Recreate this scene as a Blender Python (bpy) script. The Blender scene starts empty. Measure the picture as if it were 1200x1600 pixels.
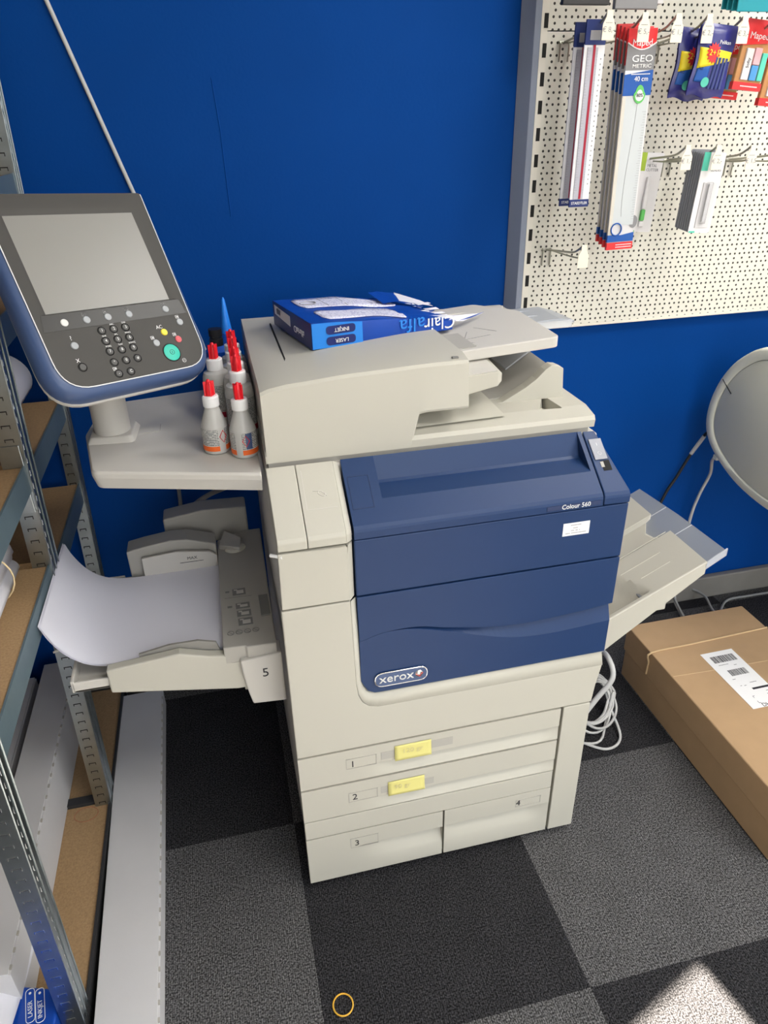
import bpy, bmesh, math, random
from mathutils import Vector, Matrix
random.seed(7)
S = bpy.context.scene
COL = S.collection
V3 = Vector

# ------------------------------------------------------------------ materials
def lin(c):
    return tuple(((x/255)/12.92 if x/255 <= .04045 else ((x/255+.055)/1.055)**2.4) for x in c)

def mat(name, rgb, rough=.5, metal=0.0, spec=.4, trans=0.0, noise=0.0, nscale=60, bump=0.0, bscale=400, alpha=1.0, sss=0, coat=0, ior=1.45, emit=None):
    m = bpy.data.materials.new(name); m.use_nodes = True
    nt = m.node_tree; b = nt.nodes['Principled BSDF']
    col = lin(rgb) if max(rgb) > 1 else tuple(rgb)
    b.inputs['Base Color'].default_value = (*col, 1)
    b.inputs['Roughness'].default_value = rough; b.inputs['Metallic'].default_value = metal
    b.inputs['Specular IOR Level'].default_value = spec
    b.inputs['Transmission Weight'].default_value = trans
    b.inputs['Alpha'].default_value = alpha; b.inputs['IOR'].default_value = ior
    b.inputs['Coat Weight'].default_value = coat
    if sss:
        b.inputs['Subsurface Weight'].default_value = sss
        b.inputs['Subsurface Radius'].default_value = (.01, .01, .01)
    if noise or bump:
        tc = nt.nodes.new('ShaderNodeTexCoord')
    if noise:
        n = nt.nodes.new('ShaderNodeTexNoise'); n.inputs['Scale'].default_value = nscale; n.inputs['Detail'].default_value = 5
        r = nt.nodes.new('ShaderNodeMapRange')
        r.inputs['To Min'].default_value = 1-noise; r.inputs['To Max'].default_value = 1+noise
        x = nt.nodes.new('ShaderNodeVectorMath'); x.operation = 'SCALE'; x.inputs[0].default_value = col
        nt.links.new(tc.outputs['Object'], n.inputs['Vector']); nt.links.new(n.outputs['Fac'], r.inputs['Value'])
        nt.links.new(r.outputs['Result'], x.inputs['Scale']); nt.links.new(x.outputs['Vector'], b.inputs['Base Color'])
    if bump:
        n2 = nt.nodes.new('ShaderNodeTexNoise'); n2.inputs['Scale'].default_value = bscale; n2.inputs['Detail'].default_value = 3
        bp = nt.nodes.new('ShaderNodeBump'); bp.inputs['Strength'].default_value = bump; bp.inputs['Distance'].default_value = .001
        nt.links.new(tc.outputs['Object'], n2.inputs['Vector']); nt.links.new(n2.outputs['Fac'], bp.inputs['Height'])
        nt.links.new(bp.outputs['Normal'], b.inputs['Normal'])
    return m

def carpet_mat():
    m = bpy.data.materials.new('carpet_tiles'); m.use_nodes = True
    nt = m.node_tree; N = nt.nodes; L = nt.links; b = N['Principled BSDF']
    b.inputs['Roughness'].default_value = .95; b.inputs['Specular IOR Level'].default_value = .05
    tc = N.new('ShaderNodeTexCoord')
    mp = N.new('ShaderNodeMapping'); mp.vector_type = 'POINT'
    mp.inputs['Location'].default_value = (-.486, .328, 0)
    L.new(tc.outputs['Object'], mp.inputs['Vector'])
    sc = N.new('ShaderNodeVectorMath'); sc.operation = 'SCALE'; sc.inputs['Scale'].default_value = 1/.501
    L.new(mp.outputs['Vector'], sc.inputs[0])
    fl = N.new('ShaderNodeVectorMath'); fl.operation = 'FLOOR'; L.new(sc.outputs['Vector'], fl.inputs[0])
    sp = N.new('ShaderNodeSeparateXYZ'); L.new(fl.outputs['Vector'], sp.inputs[0])
    ad = N.new('ShaderNodeMath'); ad.operation = 'ADD'; L.new(sp.outputs['X'], ad.inputs[0]); L.new(sp.outputs['Y'], ad.inputs[1])
    md = N.new('ShaderNodeMath'); md.operation = 'FLOORED_MODULO'; md.inputs[1].default_value = 2; L.new(ad.outputs[0], md.inputs[0])
    # ribs: the pile rows of neighbouring tiles run crosswise
    spx = N.new('ShaderNodeSeparateXYZ'); L.new(tc.outputs['Object'], spx.inputs[0])
    mixd = N.new('ShaderNodeMix'); L.new(md.outputs[0], mixd.inputs['Factor'])
    L.new(spx.outputs['X'], mixd.inputs['A']); L.new(spx.outputs['X'], mixd.inputs['B'])
    rs = N.new('ShaderNodeMath'); rs.operation = 'MULTIPLY'; rs.inputs[1].default_value = 2*math.pi/.0042; L.new(mixd.outputs['Result'], rs.inputs[0])
    si = N.new('ShaderNodeMath'); si.operation = 'SINE'; L.new(rs.outputs[0], si.inputs[0])
    n1 = N.new('ShaderNodeTexNoise'); n1.inputs['Scale'].default_value = 300; n1.inputs['Detail'].default_value = 2
    n2 = N.new('ShaderNodeTexNoise'); n2.inputs['Scale'].default_value = 14; n2.inputs['Detail'].default_value = 4
    L.new(tc.outputs['Object'], n1.inputs['Vector']); L.new(tc.outputs['Object'], n2.inputs['Vector'])
    ramp = N.new('ShaderNodeMapRange'); ramp.inputs['From Min'].default_value = .38; ramp.inputs['From Max'].default_value = .70
    ramp.inputs['To Min'].default_value = .35; ramp.inputs['To Max'].default_value = 2.5; L.new(n1.outputs['Fac'], ramp.inputs['Value'])
    rib = N.new('ShaderNodeMapRange'); rib.inputs['From Min'].default_value = -1; rib.inputs['To Min'].default_value = .75; rib.inputs['To Max'].default_value = 1.2
    L.new(si.outputs[0], rib.inputs['Value'])
    big = N.new('ShaderNodeMapRange'); big.inputs['To Min'].default_value = .8; big.inputs['To Max'].default_value = 1.2; L.new(n2.outputs['Fac'], big.inputs['Value'])
    mu = N.new('ShaderNodeMath'); mu.operation = 'MULTIPLY'; L.new(ramp.outputs[0], mu.inputs[0]); L.new(rib.outputs[0], mu.inputs[1])
    mu2 = N.new('ShaderNodeMath'); mu2.operation = 'MULTIPLY'; L.new(mu.outputs[0], mu2.inputs[0]); L.new(big.outputs[0], mu2.inputs[1])
    mc = N.new('ShaderNodeMix'); mc.data_type = 'RGBA'
    mc.inputs[6].default_value = (*CARPET_LIGHT, 1); mc.inputs[7].default_value = (*CARPET_DARK, 1)
    L.new(md.outputs[0], mc.inputs['Factor'])
    vs = N.new('ShaderNodeVectorMath'); vs.operation = 'SCALE'; L.new(mc.outputs[2], vs.inputs[0]); L.new(mu2.outputs[0], vs.inputs['Scale'])
    L.new(vs.outputs['Vector'], b.inputs['Base Color'])
    bp = N.new('ShaderNodeBump'); bp.inputs['Strength'].default_value = .6; bp.inputs['Distance'].default_value = .002
    L.new(mu.outputs[0], bp.inputs['Height']); L.new(bp.outputs['Normal'], b.inputs['Normal'])
    return m

def pegboard_mat():
    """punched steel: dense rows (14 mm pitch) and sparse rows (23 mm pitch) by turns, rows 11.4 mm apart"""
    m = bpy.data.materials.new('punched_panel'); m.use_nodes = True
    nt = m.node_tree; N = nt.nodes; L = nt.links; b = N['Principled BSDF']
    b.inputs['Roughness'].default_value = .42
    tc = N.new('ShaderNodeTexCoord'); sp = N.new('ShaderNodeSeparateXYZ'); L.new(tc.outputs['Object'], sp.inputs[0])
    def math_(op, a, bv=None):
        n = N.new('ShaderNodeMath'); n.operation = op
        for i, q in enumerate((a, bv)):
            if q is None: continue
            if isinstance(q, (int, float)): n.inputs[i].default_value = q
            else: L.new(q, n.inputs[i])
        return n.outputs[0]
    def dots(px, pz, ox, oz, r):
        fx = math_('SUBTRACT', math_('FLOORED_MODULO', math_('SUBTRACT', sp.outputs['X'], ox-px/2), px), px/2)
        fz = math_('SUBTRACT', math_('FLOORED_MODULO', math_('SUBTRACT', sp.outputs['Z'], oz-pz/2), pz), pz/2)
        d = math_('SQRT', math_('ADD', math_('MULTIPLY', fx, fx), math_('MULTIPLY', fz, fz)))
        return math_('LESS_THAN', d, r)
    a = dots(.01395, .0229, .726, 1.024, .0027)
    c = dots(.0231, .0229, .749, 1.0355, .0027)
    h = math_('MAXIMUM', a, c)
    mx = N.new('ShaderNodeMix'); mx.data_type = 'RGBA'
    mx.inputs[6].default_value = (*PEG, 1); mx.inputs[7].default_value = (.02, .018, .015, 1)
    L.new(h, mx.inputs['Factor']); L.new(mx.outputs[2], b.inputs['Base Color'])
    bp = N.new('ShaderNodeBump'); bp.invert = True; bp.inputs['Strength'].default_value = 1; bp.inputs['Distance'].default_value = .002
    L.new(h, bp.inputs['Height']); L.new(bp.outputs['Normal'], b.inputs['Normal'])
    return m

def print_mat(name, paper, ink, rows=420, cols=900, dens=.5, axis='Z'):
    """rows of small illegible print"""
    m = bpy.data.materials.new(name); m.use_nodes = True
    nt = m.node_tree; N = nt.nodes; L = nt.links; b = N['Principled BSDF']; b.inputs['Roughness'].default_value = .45
    tc = N.new('ShaderNodeTexCoord'); sp = N.new('ShaderNodeSeparateXYZ'); L.new(tc.outputs['Object'], sp.inputs[0])
    mp = N.new('ShaderNodeMapping'); mp.inputs['Scale'].default_value = (cols, cols, rows*.7) if axis == 'Z' else (cols, rows*.7, cols); L.new(tc.outputs['Object'], mp.inputs['Vector'])
    n = N.new('ShaderNodeTexNoise'); n.inputs['Scale'].default_value = 1; n.inputs['Detail'].default_value = 1; L.new(mp.outputs['Vector'], n.inputs['Vector'])
    w = N.new('ShaderNodeMath'); w.operation = 'MULTIPLY'; w.inputs[1].default_value = rows*2*math.pi; L.new(sp.outputs[axis], w.inputs[0])
    s = N.new('ShaderNodeMath'); s.operation = 'SINE'; L.new(w.outputs[0], s.inputs[0])
    g = N.new('ShaderNodeMath'); g.operation = 'GREATER_THAN'; g.inputs[1].default_value = 0; L.new(s.outputs[0], g.inputs[0])
    g2 = N.new('ShaderNodeMath'); g2.operation = 'GREATER_THAN'; g2.inputs[1].default_value = 1-dens; L.new(n.outputs['Fac'], g2.inputs[0])
    mu = N.new('ShaderNodeMath'); mu.operation = 'MULTIPLY'; L.new(g.outputs[0], mu.inputs[0]); L.new(g2.outputs[0], mu.inputs[1])
    mx = N.new('ShaderNodeMix'); mx.data_type = 'RGBA'; mx.inputs[6].default_value = (*lin(paper), 1); mx.inputs[7].default_value = (*lin(ink), 1)
    L.new(mu.outputs[0], mx.inputs['Factor']); L.new(mx.outputs[2], b.inputs['Base Color'])
    return m

SKY, SUN, LED, EXPO = 4.4, 120.0, 19.0, 0.18
CARPET_LIGHT = (.086, .085, .087); CARPET_DARK = (.029, .0285, .031)
PEG = (.68, .66, .585)
M = {}
M['carpet'] = carpet_mat()
M['peg'] = pegboard_mat()
M['wall_blue'] = mat('blue_wall_paint', (.0016, .046, .235), .6, spec=.06, noise=.06, nscale=6, bump=.25, bscale=160)
M['wall_white'] = mat('white_wall_paint', (.45, .44, .42), .7, bump=.2, bscale=150)
M['ceil'] = mat('ceiling_paint', (.74, .73, .70), .8)
M['skirt'] = mat('skirting_paint', (.21, .20, .185), .5, noise=.1, nscale=20)
M['cream'] = mat('cream_plastic', (.48, .465, .405), .48, spec=.35, bump=.05, bscale=900)
M['cream_top'] = mat('light_grey_plastic', (.56, .54, .50), .5, spec=.35, bump=.08, bscale=900)
M['cream_grey'] = mat('warm_grey_plastic', (.40, .385, .35), .5, spec=.35, bump=.08, bscale=900)
M['guide_grey'] = mat('guide_grey_plastic', (.27, .26, .24), .5)
M['grey_plastic'] = mat('grey_plastic', (.20, .20, .19), .5)
M['gap'] = mat('dark_gap', (.03, .03, .03), .9, spec=.1)
M['blue'] = mat('navy_plastic', (.012, .036, .112), .42, spec=.38, bump=.10, bscale=1200)
M['blue_label'] = mat('dark_navy_plate', (.03, .045, .11), .4)
M['white_ink'] = mat('white_ink', (.85, .85, .85), .5)
M['grey_ink'] = mat('grey_ink', (.28, .28, .30), .6)
M['dark_ink'] = mat('dark_ink', (.02, .02, .025), .6)
M['chrome'] = mat('chrome', (.75, .75, .76), .18, metal=1)
M['silver'] = mat('silver_plastic', (.27, .28, .32), .35)
M['panel_dark'] = mat('charcoal_plastic', (.052, .050, .046), .5, spec=.35, bump=.15, bscale=1500)
M['panel_band'] = mat('black_gloss_band', (.032, .032, .031), .35)
M['screen'] = mat('unlit_screen', (.235, .23, .215), .32, spec=.45)
M['rim'] = mat('slate_blue_rim', (.05, .085, .19), .36, spec=.5)
M['btn_grey'] = mat('button_grey', (.36, .38, .40), .4)
M['btn_white'] = mat('button_white', (.7, .7, .68), .4)
M['btn_dark'] = mat('button_dark', (.07, .07, .068), .4)
M['btn_ring'] = mat('button_ring', (.008, .008, .008), .5)
M['btn_green'] = mat('button_green', (.05, .52, .40), .4)
M['btn_red'] = mat('button_red', (.65, .12, .14), .4)
M['btn_yellow'] = mat('button_yellow', (.80, .66, .05), .4)
M['paper'] = mat('white_paper', (.74, .74, .82), .8, spec=.1)
M['paper_plain'] = mat('plain_paper', (.72, .72, .78), .8, spec=.1)
M['clear'] = mat('clear_plastic', (.70, .72, .76), .22, alpha=.45, spec=.5)
M['smoke_light'] = mat('pale_frosted_plastic', (.40, .43, .47), .3, alpha=.75)
M['tray_grey'] = mat('tray_grey_plastic', (.40, .385, .335), .5, spec=.3, bump=.08, bscale=900)
M['smoke'] = mat('frosted_plastic', (.26, .285, .33), .3, alpha=.62, spec=.5)
M['sticky'] = mat('yellow_note', (.66, .61, .22), .7)
M['sticker'] = mat('white_sticker', (.78, .78, .78), .5)
M['steel'] = mat('galvanised_steel', (.40, .45, .47), .30, metal=1.0, noise=.25, nscale=30)
M['beam'] = mat('blue_grey_steel', (.14, .20, .235), .42, metal=.4, noise=.12, nscale=25)
M['slot'] = mat('slot_shadow_black', (.015, .015, .015), .9)
M['chip'] = mat('chipboard', (.36, .235, .125), .8, spec=.15, noise=.35, nscale=260, bump=.2, bscale=300)
M['card'] = mat('brown_cardboard', (.40, .265, .15), .75, spec=.15, noise=.07, nscale=30, bump=.08, bscale=200)
M['card_edge'] = mat('cardboard_tape', (.47, .33, .185), .6, spec=.2)
M['whitebox'] = mat('white_carton', (.58, .575, .585), .7, spec=.15, noise=.05, nscale=12, bump=.08, bscale=300)
M['pink_ink'] = mat('red_pencil', (.36, .13, .07), .8)
M['pack_blue'] = mat('blue_wrapper', (.006, .06, .38), .3, spec=.5, noise=.2, nscale=9, bump=.5, bscale=25)
M['pack_cyan'] = mat('cyan_wrapper', (.02, .22, .72), .3, spec=.5)
M['pack_navy'] = mat('navy_wrapper', (.012, .022, .14), .3, spec=.5)
M['pack_white'] = print_mat('printed_white_panel', (226, 226, 244), (165, 165, 205), 150, 300, .45, 'Y')
M['bottle'] = mat('milky_plastic', (.70, .69, .66), .32, trans=.3, spec=.4)
M['cap_white'] = mat('white_cap', (.82, .82, .82), .4, spec=.5)
M['cap_red'] = mat('red_nozzle', (.68, .012, .022), .3, spec=.5)
M['orange'] = mat('orange_band', (.80, .14, .025), .5)
M['label_print'] = print_mat('printed_bottle_label', (200, 200, 196), (84, 86, 88), 330, 700, .58)
M['cap_black'] = mat('black_cap', (.012, .012, .014), .4)
M['glue_blue'] = mat('blue_glue_plastic', (.01, .09, .5), .35)
M['nozzle_blue'] = mat('blue_nozzle', (.02, .22, .80), .35)
M['cable_white'] = mat('white_cable', (.52, .52, .51), .5)
M['cable_grey'] = mat('grey_cable', (.25, .25, .25), .55)
M['cable_black'] = mat('black_cable', (.012, .012, .014), .45)
M['rubber'] = mat('rubber_band', (.75, .42, .05), .5)
M['rubber_pale'] = mat('pale_rubber_band', (.70, .55, .33), .6)
M['post'] = mat('grey_blue_post', (.21, .24, .31), .45)
M['white_metal'] = mat('cream_metal', (.72, .69, .61), .4)
M['wire'] = mat('zinc_wire', (.40, .40, .34), .32, metal=.8)
M['tag'] = mat('price_tag', (.80, .75, .62), .6)
M['plotter'] = mat('grey_green_plastic', (.62, .63, .54), .55, bump=.08, bscale=600)
M['plotter_rim'] = mat('pale_grey_green_plastic', (.68, .69, .60), .5, bump=.08, bscale=600)
M['red_card'] = mat('red_card', (.72, .03, .035), .45)
M['white_card'] = mat('white_card', (.74, .73, .74), .5)
M['grey_card'] = mat('grey_card', (.22, .22, .23), .5)
M['blue_card'] = mat('blue_card', (.01, .085, .36), .45)
M['navy_card'] = mat('navy_card', (.015, .03, .14), .45)
M['ruler'] = mat('clear_ruler', (.62, .66, .68), .25, trans=.15, spec=.6)
M['ruler_white'] = mat('white_ruler', (.72, .72, .74), .4)
M['ruler_edge'] = mat('beige_ruler_edge', (.60, .55, .46), .5)
M['crimson'] = mat('crimson_stripe', (.32, .008, .03), .45)
M['lime'] = mat('lime_print', (.36, .50, .05), .5)
M['green'] = mat('green_print', (.12, .50, .12), .5)
M['mint'] = mat('mint_print', (.10, .55, .42), .5)
M['yellow'] = mat('yellow_print', (.85, .70, .03), .45)
M['foil'] = mat('navy_foil', (.02, .022, .17), .25, spec=.6, noise=.3, nscale=40, bump=.6, bscale=45)
M['pen'] = mat('blue_pen_barrel', (.05, .07, .22), .25)
M['tan'] = mat('tan_eraser', (.50, .25, .10), .7)
M['pink'] = mat('pink_eraser', (.70, .42, .46), .7)
M['sky'] = mat('blue_eraser', (.08, .30, .62), .7)
M['teal'] = mat('teal_card', (.01, .26, .32), .45)
M['black_card'] = mat('black_card', (.03, .03, .032), .5)
M['card_grey_light'] = mat('light_grey_card', (.62, .61, .62), .5)
M['lavender'] = mat('lavender_grey_print', (.42, .42, .48), .45)
M['blister'] = mat('clear_blister', (.85, .85, .87), .12, trans=.8, alpha=.35)
M['blade_dark'] = mat('dark_card_edge', (.24, .25, .28), .45)
M['led'] = mat('led_diffuser', (.8, .8, .8), .5)
_b = M['led'].node_tree.nodes['Principled BSDF']; _b.inputs['Emission Color'].default_value = (1, .97, .92, 1); _b.inputs['Emission Strength'].default_value = LED
M['glass'] = mat('window_glass', (1, 1, 1), .0, alpha=.04)

# ------------------------------------------------------------------ mesh helpers
def textmesh(s, size, ext=.0002):
    cu = bpy.data.curves.new('t', 'FONT'); cu.body = s; cu.size = size; cu.extrude = ext
    cu.align_x = 'CENTER'; cu.align_y = 'CENTER'; cu.resolution_u = 3
    o = bpy.data.objects.new('t', cu); COL.objects.link(o)
    me = bpy.data.meshes.new_from_object(o)
    vs = [v.co.copy() for v in me.vertices]; fs = [tuple(p.vertices) for p in me.polygons]
    bpy.data.objects.remove(o); bpy.data.curves.remove(cu); bpy.data.meshes.remove(me)
    return vs, fs

class MB:
    def __init__(s): s.v = []; s.f = []
    def add(s, vs, fs):
        n = len(s.v); s.v += [V3(v) for v in vs]; s.f += [tuple(i+n for i in f) for f in fs]; return s
    def box(s, x0, x1, y0, y1, z0, z1):
        return s.add([(x0,y0,z0),(x1,y0,z0),(x1,y1,z0),(x0,y1,z0),(x0,y0,z1),(x1,y0,z1),(x1,y1,z1),(x0,y1,z1)],
            [(0,3,2,1),(4,5,6,7),(0,1,5,4),(1,2,6,5),(2,3,7,6),(3,0,4,7)])
    def fbox(s, O, u, v, n, a0, a1, b0, b1, c0, c1):
        O, u, v, n = V3(O), V3(u), V3(v), V3(n)
        P = [O+u*a+v*b+n*c for c in (c0, c1) for a, b in ((a0,b0),(a1,b0),(a1,b1),(a0,b1))]
        return s.add(P, [(0,3,2,1),(4,5,6,7),(0,1,5,4),(1,2,6,5),(2,3,7,6),(3,0,4,7)])
    def prism(s, poly, vec):
        vec = V3(vec); P = [V3(p) for p in poly]; k = len(P)
        return s.add(P+[p+vec for p in P], [tuple(reversed(range(k))), tuple(range(k, 2*k))]+[(i, (i+1) % k, k+(i+1) % k, k+i) for i in range(k)])
    def loft(s, loops, cap0=True, cap1=True):
        k = len(loops[0]); vs = [p for lp in loops for p in lp]; fs = []
        for a in range(len(loops)-1):
            fs += [(a*k+i, a*k+(i+1) % k, (a+1)*k+(i+1) % k, (a+1)*k+i) for i in range(k)]
        if cap0: fs.append(tuple(reversed(range(k))))
        if cap1: fs.append(tuple(range((len(loops)-1)*k, len(loops)*k)))
        return s.add(vs, fs)
    def tube(s, path, r, n=8, closed=False):
        P = [V3(p) for p in path]; m = len(P); rings = []
        up = V3((.13, .27, .95)).normalized(); side = None
        for i, p in enumerate(P):
            t = (P[(i+1) % m]-P[i-1]) if closed else (P[min(i+1, m-1)]-P[max(i-1, 0)])
            t.normalize()
            if side is None: side = t.cross(up).normalized()
            side = (side - t*side.dot(t)).normalized(); w = t.cross(side)
            rr = r[i] if isinstance(r, (list, tuple)) else r
            rings.append([p+side*(rr*math.cos(2*math.pi*j/n))+w*(rr*math.sin(2*math.pi*j/n)) for j in range(n)])
        if closed: rings.append(rings[0])
        return s.loft(rings, not closed, not closed)
    def lathe(s, prof, c=(0,0,0), n=28, a0=0, a1=2*math.pi):
        c = V3(c); full = abs(a1-a0-2*math.pi) < 1e-6
        m = n if full else n+1
        vs = [c+V3((r*math.cos(a0+(a1-a0)*j/n), r*math.sin(a0+(a1-a0)*j/n), z)) for r, z in prof for j in range(m)]
        fs = []
        for i in range(len(prof)-1):
            for j in range(n):
                k = (j+1) % m
                fs.append((i*m+j, i*m+k, (i+1)*m+k, (i+1)*m+j))
        return s.add(vs, fs)
    def grid(s, fn, nu, nv):
        vs = [fn(i/nu, j/nv) for j in range(nv+1) for i in range(nu+1)]
        return s.add(vs, [(j*(nu+1)+i, j*(nu+1)+i+1, (j+1)*(nu+1)+i+1, (j+1)*(nu+1)+i) for j in range(nv) for i in range(nu)])
    def text(s, t, size, O, u, v, ext=.0002, off=0.0003, sx=1.0):
        O, u, v = V3(O), V3(u).normalized(), V3(v).normalized(); n = u.cross(v)
        vs, fs = textmesh(t, size, ext)
        return s.add([O+u*(q.x*sx)+v*q.y+n*(q.z+off) for q in vs], fs)
    def build(s, name, m, parent=None, bevel=0, seg=2, smooth=None, solid=0, subs=0, recalc=True, label=None, kind=None):
        if smooth is None: smooth = 0 if bevel else 35
        org = origin_of(parent)
        bm = bmesh.new()
        vv = [bm.verts.new(p-org) for p in s.v]
        for f in s.f:
            try: bm.faces.new([vv[i] for i in f])
            except ValueError: pass
        bmesh.ops.remove_doubles(bm, verts=bm.verts, dist=1e-6)
        if recalc: bmesh.ops.recalc_face_normals(bm, faces=bm.faces)
        me = bpy.data.meshes.new(name); bm.to_mesh(me); bm.free()
        me.materials.append(m)
        o = bpy.data.objects.new(name, me); COL.objects.link(o)
        for p in me.polygons: p.use_smooth = bool(smooth)
        if smooth and not bevel: me.set_sharp_from_angle(angle=math.radians(smooth))
        if solid:
            d = o.modifiers.new('solid', 'SOLIDIFY'); d.thickness = solid; d.offset = 0
        if subs:
            d = o.modifiers.new('sub', 'SUBSURF'); d.levels = d.render_levels = subs
        if bevel:
            d = o.modifiers.new('bevel', 'BEVEL'); d.width = bevel; d.segments = seg; d.limit_method = 'ANGLE'; d.angle_limit = math.radians(28); d.harden_normals = bool(smooth)
        if parent: o.parent = parent
        if label: o['label'] = label
        if kind: o['kind'] = kind
        return o

ORG = {}
def origin_of(o):
    while o is not None:
        if o.name in ORG: return ORG[o.name]
        o = o.parent
    return V3((0, 0, 0))
def thing(name, label, cat, loc, group=None):
    o = bpy.data.objects.new(name, None); COL.objects.link(o); o.empty_display_size = .05
    o.location = loc; ORG[o.name] = V3(loc)
    o['label'] = label; o['category'] = cat
    if group: o['group'] = group
    return o
def tag(o, label, cat, group=None):
    o['label'] = label; o['category'] = cat
    if group: o['group'] = group
    return o
def struct(o):
    o['kind'] = 'structure'; return o
def dup(root, loc, label, group=None, rotz=None):
    def cp(o, par):
        c = o.copy(); COL.objects.link(c)
        if par: c.parent = par
        for ch in o.children: cp(ch, c)
        return c
    r = cp(root, None); r.location = loc
    if rotz is not None: r.rotation_euler.z = rotz
    r['label'] = label
    if group: r['group'] = group
    return r
def smooth_path(pts, n=8, closed=False):
    P = [V3(p) for p in pts]; m = len(P); out = []
    rng = range(m if closed else m-1)
    for i in rng:
        a = P[(i-1) % m] if closed or i > 0 else P[0]*2-P[1]
        b, c = P[i], P[(i+1) % m]
        d = P[(i+2) % m] if closed or i+2 < m else P[-1]*2-P[-2]
        for k in range(n):
            t = k/n
            out.append(.5*((2*b)+(c-a)*t+(2*a-5*b+4*c-d)*t*t+(3*b-a-3*c+d)*t**3))
    if not closed: out.append(P[-1])
    return out
def rpoly(corners, n=6):
    """corners [(x,y,r)] -> rounded 2D outline, n+1 points per corner"""
    out = []; k = len(corners)
    for i in range(k):
        p = V3((corners[i][0], corners[i][1], 0)); r = corners[i][2]
        a = V3((corners[i-1][0], corners[i-1][1], 0))-p; b = V3((corners[(i+1) % k][0], corners[(i+1) % k][1], 0))-p
        a.normalize(); b.normalize()
        ang = a.angle(b); d = r/math.tan(ang/2) if r else 0
        p0, p1 = p+a*d, p+b*d
        for j in range(n+1):
            t = j/n
            q = p0*(1-t)**2+p*2*t*(1-t)+p1*t*t   # near enough to an arc
            out.append((q.x, q.y))
    return out
def interp(xs, ys, x):
    if x <= xs[0]: return ys[0]
    for i in range(len(xs)-1):
        if x <= xs[i+1]:
            t = (x-xs[i])/(xs[i+1]-xs[i]); t = t*t*(3-2*t)*.5+t*.5
            return ys[i]+(ys[i+1]-ys[i])*t
    return ys[-1]
XU, YU, ZU = V3((1,0,0)), V3((0,1,0)), V3((0,0,1))
# ------------------------------------------------------------------ camera
def camera():
    yaw, pitch, roll, f = .225, .503, .022, 1118.9
    cy, sy, cp, sp = math.cos(yaw), math.sin(yaw), math.cos(pitch), math.sin(pitch)
    fwd = V3((sy*cp, cy*cp, -sp)); right = V3((cy, -sy, 0)); down = fwd.cross(right)
    cr, sr = math.cos(roll), math.sin(roll)
    r2 = right*cr+down*sr; d2 = down*cr-right*sr
    cam = bpy.data.cameras.new('camera'); o = bpy.data.objects.new('camera', cam); COL.objects.link(o)
    mw = Matrix.Identity(4)
    for i in range(3):
        mw[i][0] = r2[i]; mw[i][1] = -d2[i]; mw[i][2] = -fwd[i]
    mw[0][3], mw[1][3], mw[2][3] = -.044, -.977, 1.452
    o.matrix_world = mw
    cam.sensor_fit = 'VERTICAL'; cam.sensor_height = 36; cam.lens = f/1600*36; cam.clip_start = .02
    S.camera = o
camera()

# ------------------------------------------------------------------ room
WY = .736          # back wall face
struct(MB().box(-1.05, 3.6, -2.15, WY+.1, -.06, 0).build('floor', M['carpet'], smooth=0))
struct(MB().box(-1.05, 3.6, WY, WY+.1, 0, 2.7).build('wall_back', M['wall_blue'], smooth=0))
struct(MB().box(-1.15, -1.0, -2.15, WY, 0, 2.7).build('wall_left', M['wall_white'], smooth=0))
struct(MB().box(3.6, 3.7, -2.15, WY+.1, 0, 2.7).build('wall_right', M['wall_white'], smooth=0))
struct(MB().box(-1.15, 3.7, -2.15, WY+.1, 2.7, 2.8).build('ceiling', M['ceil'], smooth=0))
# shop front: wall_front with one big opening whose invented slanted head shapes the sun patch, and a second one past a sun-blocking pier
fw = MB()
FY = -2.0
Y0, Y1 = FY-.15, FY
def fpoly(pts): fw.prism([(x, Y1, z) for x, z in pts], (0, Y0-Y1, 0))
W1 = [(-.10, .12), (1.137, .12), (1.137, 2.60), (.85, 2.46), (-.10, 2.46)]
W2 = [(1.95, .12), (3.55, .12), (3.55, 2.6), (1.95, 2.6)]
fpoly([(-1.05, 0), (3.6, 0), (3.6, .12), (-1.05, .12)])
fpoly([(-1.05, .12), (-.10, .12), (-.10, 2.7), (-1.05, 2.7)])
fpoly([(-.10, 2.46), (.85, 2.46), (1.137, 2.60), (1.137, 2.7), (-.10, 2.7)])
fpoly([(1.137, .12), (1.95, .12), (1.95, 2.7), (1.137, 2.7)])
fpoly([(1.95, 2.6), (3.6, 2.6), (3.6, 2.7), (1.95, 2.7)])
fpoly([(3.55, .12), (3.6, .12), (3.6, 2.6), (3.55, 2.6)])
struct(fw.build('wall_front', M['wall_white'], smooth=0))
for i, pts in enumerate((W1, W2)):
    w = MB().prism([(x, FY-.07, z) for x, z in pts], (0, .006, 0)).build('window_%d' % (i+1), M['glass'], smooth=0)
    struct(w)
    fr = MB()
    for a in range(len(pts)):
        (x0, z0), (x1, z1) = pts[a], pts[(a+1) % len(pts)]
        fr.tube([(x0, FY-.07, z0), (x1, FY-.07, z1)], .012, 4)
    fr.build('window_frame', M['wall_white'], w, smooth=0)
struct(MB().box(-1.0, 3.6, WY-.022, WY-.0005, .0005, .085).build('baseboard_back', M['skirt'], bevel=.004))
# faint joint in the plaster of the blue wall
struct(MB().tube([(.02, WY-.0002, 1.27), (.018, WY-.0002, 1.44), (.012, WY-.0002, 1.53)], .0012, 6).build('trim_1', M['wall_blue'], smooth=0))

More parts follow.
